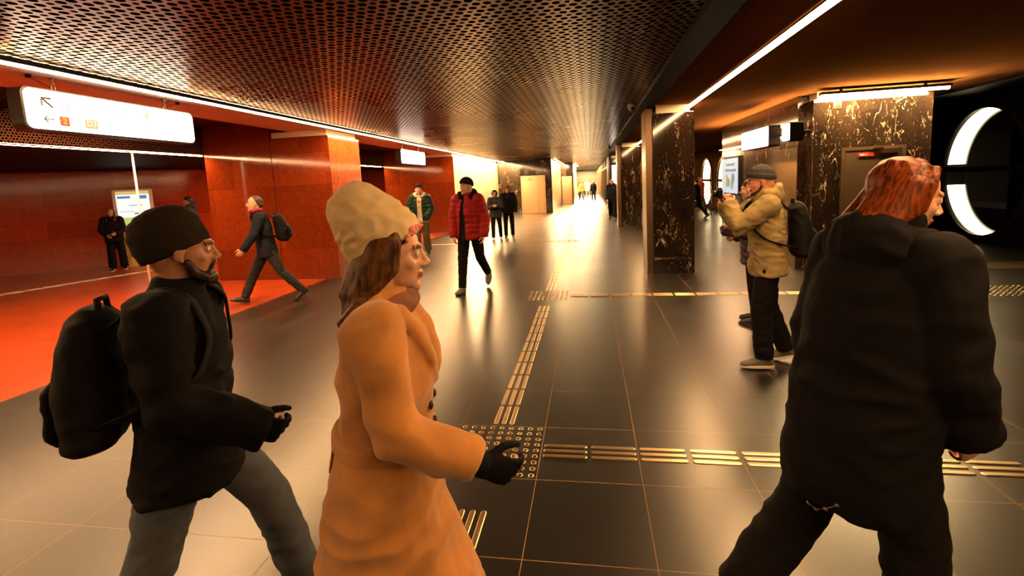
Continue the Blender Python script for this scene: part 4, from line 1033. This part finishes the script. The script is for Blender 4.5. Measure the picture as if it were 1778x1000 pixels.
# --- two youngsters
r, J = person(863,14.5, 172, 1.53, 'shorter youngster in hooded black jacket with hands together, by the bright wall', dict(legR=(6,4,0), legL=(-6,6,-5,5), armR=(22,10,84,42), armL=(22,10,84,42)), 1)
make_jacket(J, r, K['char'], hem=-.14, b=1.12, sl=(.088,.078,.064), vox=.013, fn=folds(.006,(9,9,12),1.9), collar=.07)
bm = bmesh.new(); ball(bm, (0,-.025,.02), (.105,.118,.125)); bm.transform(J['hT']); T_ = J['hT'].inverted(); solid('hood', bm, K['black'], r, .010, 3, .5, folds(.004,(12,12,12),2.), cut=lambda c: (T_ @ c).y > .058 and abs((T_ @ c).x) < .066 and -.10 < (T_ @ c).z < .075)
make_trousers(J, r, K['black'], vox=.013); make_shoes(J, r, M['white'], SOLW, 2)
r, J = person(885,15.0, 174, 1.66, 'taller youngster in black puffer and brown fur hat, in front of the steel double door', dict(legR=(4,3,0), legL=(-3,5,0), armR=(2,12,10,4), armL=(2,12,10,4)), 1)
jk = make_jacket(J, r, K['black2'], hem=-.14, b=1.12, sl=(.09,.082,.066), vox=.013, fn=folds(.004,(9,9,12),2.9,None,(.075,.010,.02)), collar=.06)
bm = bmesh.new(); ball(bm, (0,-.01,.07), (.10,.118,.075)); ball(bm, (0,.075,.075), (.075,.03,.04))
for sx in (1,-1): tube(bm, [(sx*.085,0,.05),(sx*.098,.012,-.03),(sx*.09,.02,-.10)], [(.03,.05),(.028,.048),(.018,.03)], 10, xdir=(1,0,0))
bm.transform(J['hT']); solid('fur_hat', bm, FUR, r, .008, 2, .5, folds(.008,(40,40,40),1.))
make_trousers(J, r, K['black'], vox=.013); make_shoes(J, r, SHO, SOLW, 2)
make_backpack(J, r, 'dark backpack on the taller youngster in the fur hat', K['black'], .30, .42, .15, .265, .27, wrap=jk, vox=.014)

# --- man in dark coat farther down
r, J = person(1064,20.5, 184, 1.72, 'bald bearded man in dark navy jacket walking toward us beside the second marble pillar', dict(legR=(-14,24,-28), legL=(16,3,6), armR=(10,10,14,2), armL=(-10,10,14,2), lean=2), 1)
make_jacket(J, r, K['navy'], hem=-.17, b=1.14, sl=(.088,.076,.064), vox=.014, fn=folds(.006,(9,9,12),3.3), collar=.05, hood=1.)
make_trousers(J, r, K['black'], vox=.014); make_shoes(J, r, SHO, SOL, 2)
bm = bmesh.new(); tube(bm, [(-.064,.012,-.035),(-.054,.037,-.080),(0,.084,-.108),(.054,.037,-.080),(.064,.012,-.035)], [.012,.018,.023,.018,.012], 8); bm.transform(J['hT']); solid('beard', bm, HB, r, .008, 2)

# --- woman by the map stand, and the man beyond the near man's hat
r, J = person(207,10.45, 138, 1.60, 'long-haired woman in black jacket and wide black trousers standing beside the lit map stand', dict(legR=(4,3,0), legL=(-2,4,0,4), armR=(2,16,48,30), armL=(8,10,60,32), head=(-6,6,0)), 1, female=True)
make_jacket(J, r, K['black2'], hem=-.13, b=1.12, sl=(.088,.078,.062), vox=.013, fn=folds(.007,(9,9,12),4.3), collar=.05)
make_trousers(J, r, K['black'], (.104,.092,.094), .013, folds(.007,(8,8,11),4.7)); make_shoes(J, r, SHO, SOLW, 2)
make_long_hair(J, r, HC, n=26, end=.20, spread=.13, seed=12, back=.03, rr=.015, vox=.009)
r, J = person(346,10.4, -118, 1.80, 'dark-haired man in dark jacket cut off by the red pier, seen behind the dark beanie', dict(legR=(8,4,2), legL=(-8,8,-8), armR=(4,10,14,2), armL=(6,10,18,2), lean=3), 1, skin=SK2)
make_jacket(J, r, K['char'], hem=-.15, b=1.04, vox=.014, fn=folds(.006,(9,9,12),5.3), hood=1.)
make_trousers(J, r, K['black'], vox=.014); make_shoes(J, r, SHO, SOL, 2); make_short_hair(J, r, HB)
# --- person in the red beanie behind the woman's hat
r, J = person(661,7.4, 150, 1.78, 'person in dark red beanie whose head shows just above the cream hat', dict(legR=(10,6,2), legL=(-10,12,-12), armR=(4,10,14,4), armL=(-4,10,14,4)), 1)
make_jacket(J, r, K['black'], hem=-.14, vox=.014, fn=folds(.006,(9,9,12),6.3)); make_trousers(J, r, K['char'], vox=.014); make_shoes(J, r, SHO, SOL, 2); make_beanie(J, r, KN['red'], base=(0,-.01,.018), cuff=.045)

# --- people beyond the pillars on the right
def simple(u, Y, hd, H, label, jm, tm, P=None, hair=HB, hm=-.15, group=None, lodv=.017, b=1.06, skin=None, fem=False, longh=False, hat=None):
    r, J = person(u, Y, hd, H, label, P or dict(WALKR, armR=(10,8,14,2), armL=(-10,8,14,2)), 2, group, skin=skin, female=fem)
    make_jacket(J, r, jm, hem=hm, b=b, vox=lodv, fn=folds(.006,(9,9,12),Y), collar=.05); make_trousers(J, r, tm, vox=lodv); make_shoes(J, r, SHO, SOL, 2)
    if hat: make_beanie(J, r, hat, vox=.010, cuff=.04)
    elif longh: make_long_hair(J, r, hair, n=14, end=.14, rr=.022, vox=.012)
    else: make_short_hair(J, r, hair, vox=.010)
    return r, J
simple(1119, 22.6, 176, 1.74, 'man in dark jacket half seen between the first two marble pillars', K['char'], K['black'])
simple(1210, 19.6, -60, 1.58, 'person in long black coat at the right edge of the nearest marble pillar', K['black'], K['black'], hm=-.42, b=1.1)
simple(1214, 21.2, 150, 1.66, 'person in orange jacket behind the black coat, near the small round portals', K['rust'], K['char'], hair=HR, longh=True)
FG = 'walkers in the far hall'
simple(1031, 38.7, 180, 1.62, 'woman in long black coat alone on the right of the far hall', K['black'], K['black'], hm=-.35, longh=True, fem=True, group=FG)
simple(1008, 50, 170, 1.72, 'far walker in dark jacket, first on the left at the end of the hall', K['black'], K['blueg'], group=FG)
simple(1013, 51.5, 182, 1.74, 'far walker in black jacket between two others at the end of the hall', K['black2'], K['black'], P=dict(WALKL, armR=(-8,8,14,2), armL=(10,8,14,2)), group=FG)
simple(1018.5, 50.5, 180, 1.76, 'far walker in sand coloured coat at the end of the hall', K['tan'], K['tan'], hm=-.35, group=FG)
simple(1023, 49, 178, 1.62, 'far walker in pale coat just left of the woman in long black', K['oat'], K['char'], hm=-.30, longh=True, fem=True, group=FG)
simple(1010, 41, 172, 1.70, 'far walker in brown coat close to the second steel door', K['rust'], K['char'], hair=HC, hat=KN['brown'], group=FG)

# ------------------------------------------------------------------ light and look
w = bpy.data.worlds.new('world'); scn.world = w; w.use_nodes = True
w.node_tree.nodes['Background'].inputs[0].default_value = (.02,.012,.008,1); w.node_tree.nodes['Background'].inputs[1].default_value = .15
def area(name, loc, size, power, col, rot=(0,0,0)):
    l = bpy.data.lights.new(name, 'AREA'); l.energy = power; l.color = col; l.shape = 'RECTANGLE'; l.size, l.size_y = size
    o = bpy.data.objects.new(name, l); COL.objects.link(o); o.location = loc; o.rotation_euler = rot; return o
area('far_hall_fill', (0,50,2.85), (3,22), 2400, (1,.70,.34))  # added fill without a fixture, brightens the far hall
area('passage_fill', (7.3,24,2.8), (1.5,8), 200, (1,.66,.30))  # unseen fill added to light the room behind the small portals
vs = scn.view_settings; scn.display_settings.display_device = 'sRGB'
vs.view_transform = 'Standard'; vs.look = 'None'; vs.gamma = 1.; vs.use_curve_mapping = False; vs.exposure = 1.9
scn.cycles.max_bounces = 7; scn.cycles.diffuse_bounces = 3; scn.cycles.glossy_bounces = 5; scn.cycles.transmission_bounces = 5; scn.cycles.sample_clamp_indirect = 3.; scn.cycles.sample_clamp_direct = 12.
scn.cycles.caustics_reflective = False; scn.cycles.caustics_refractive = False
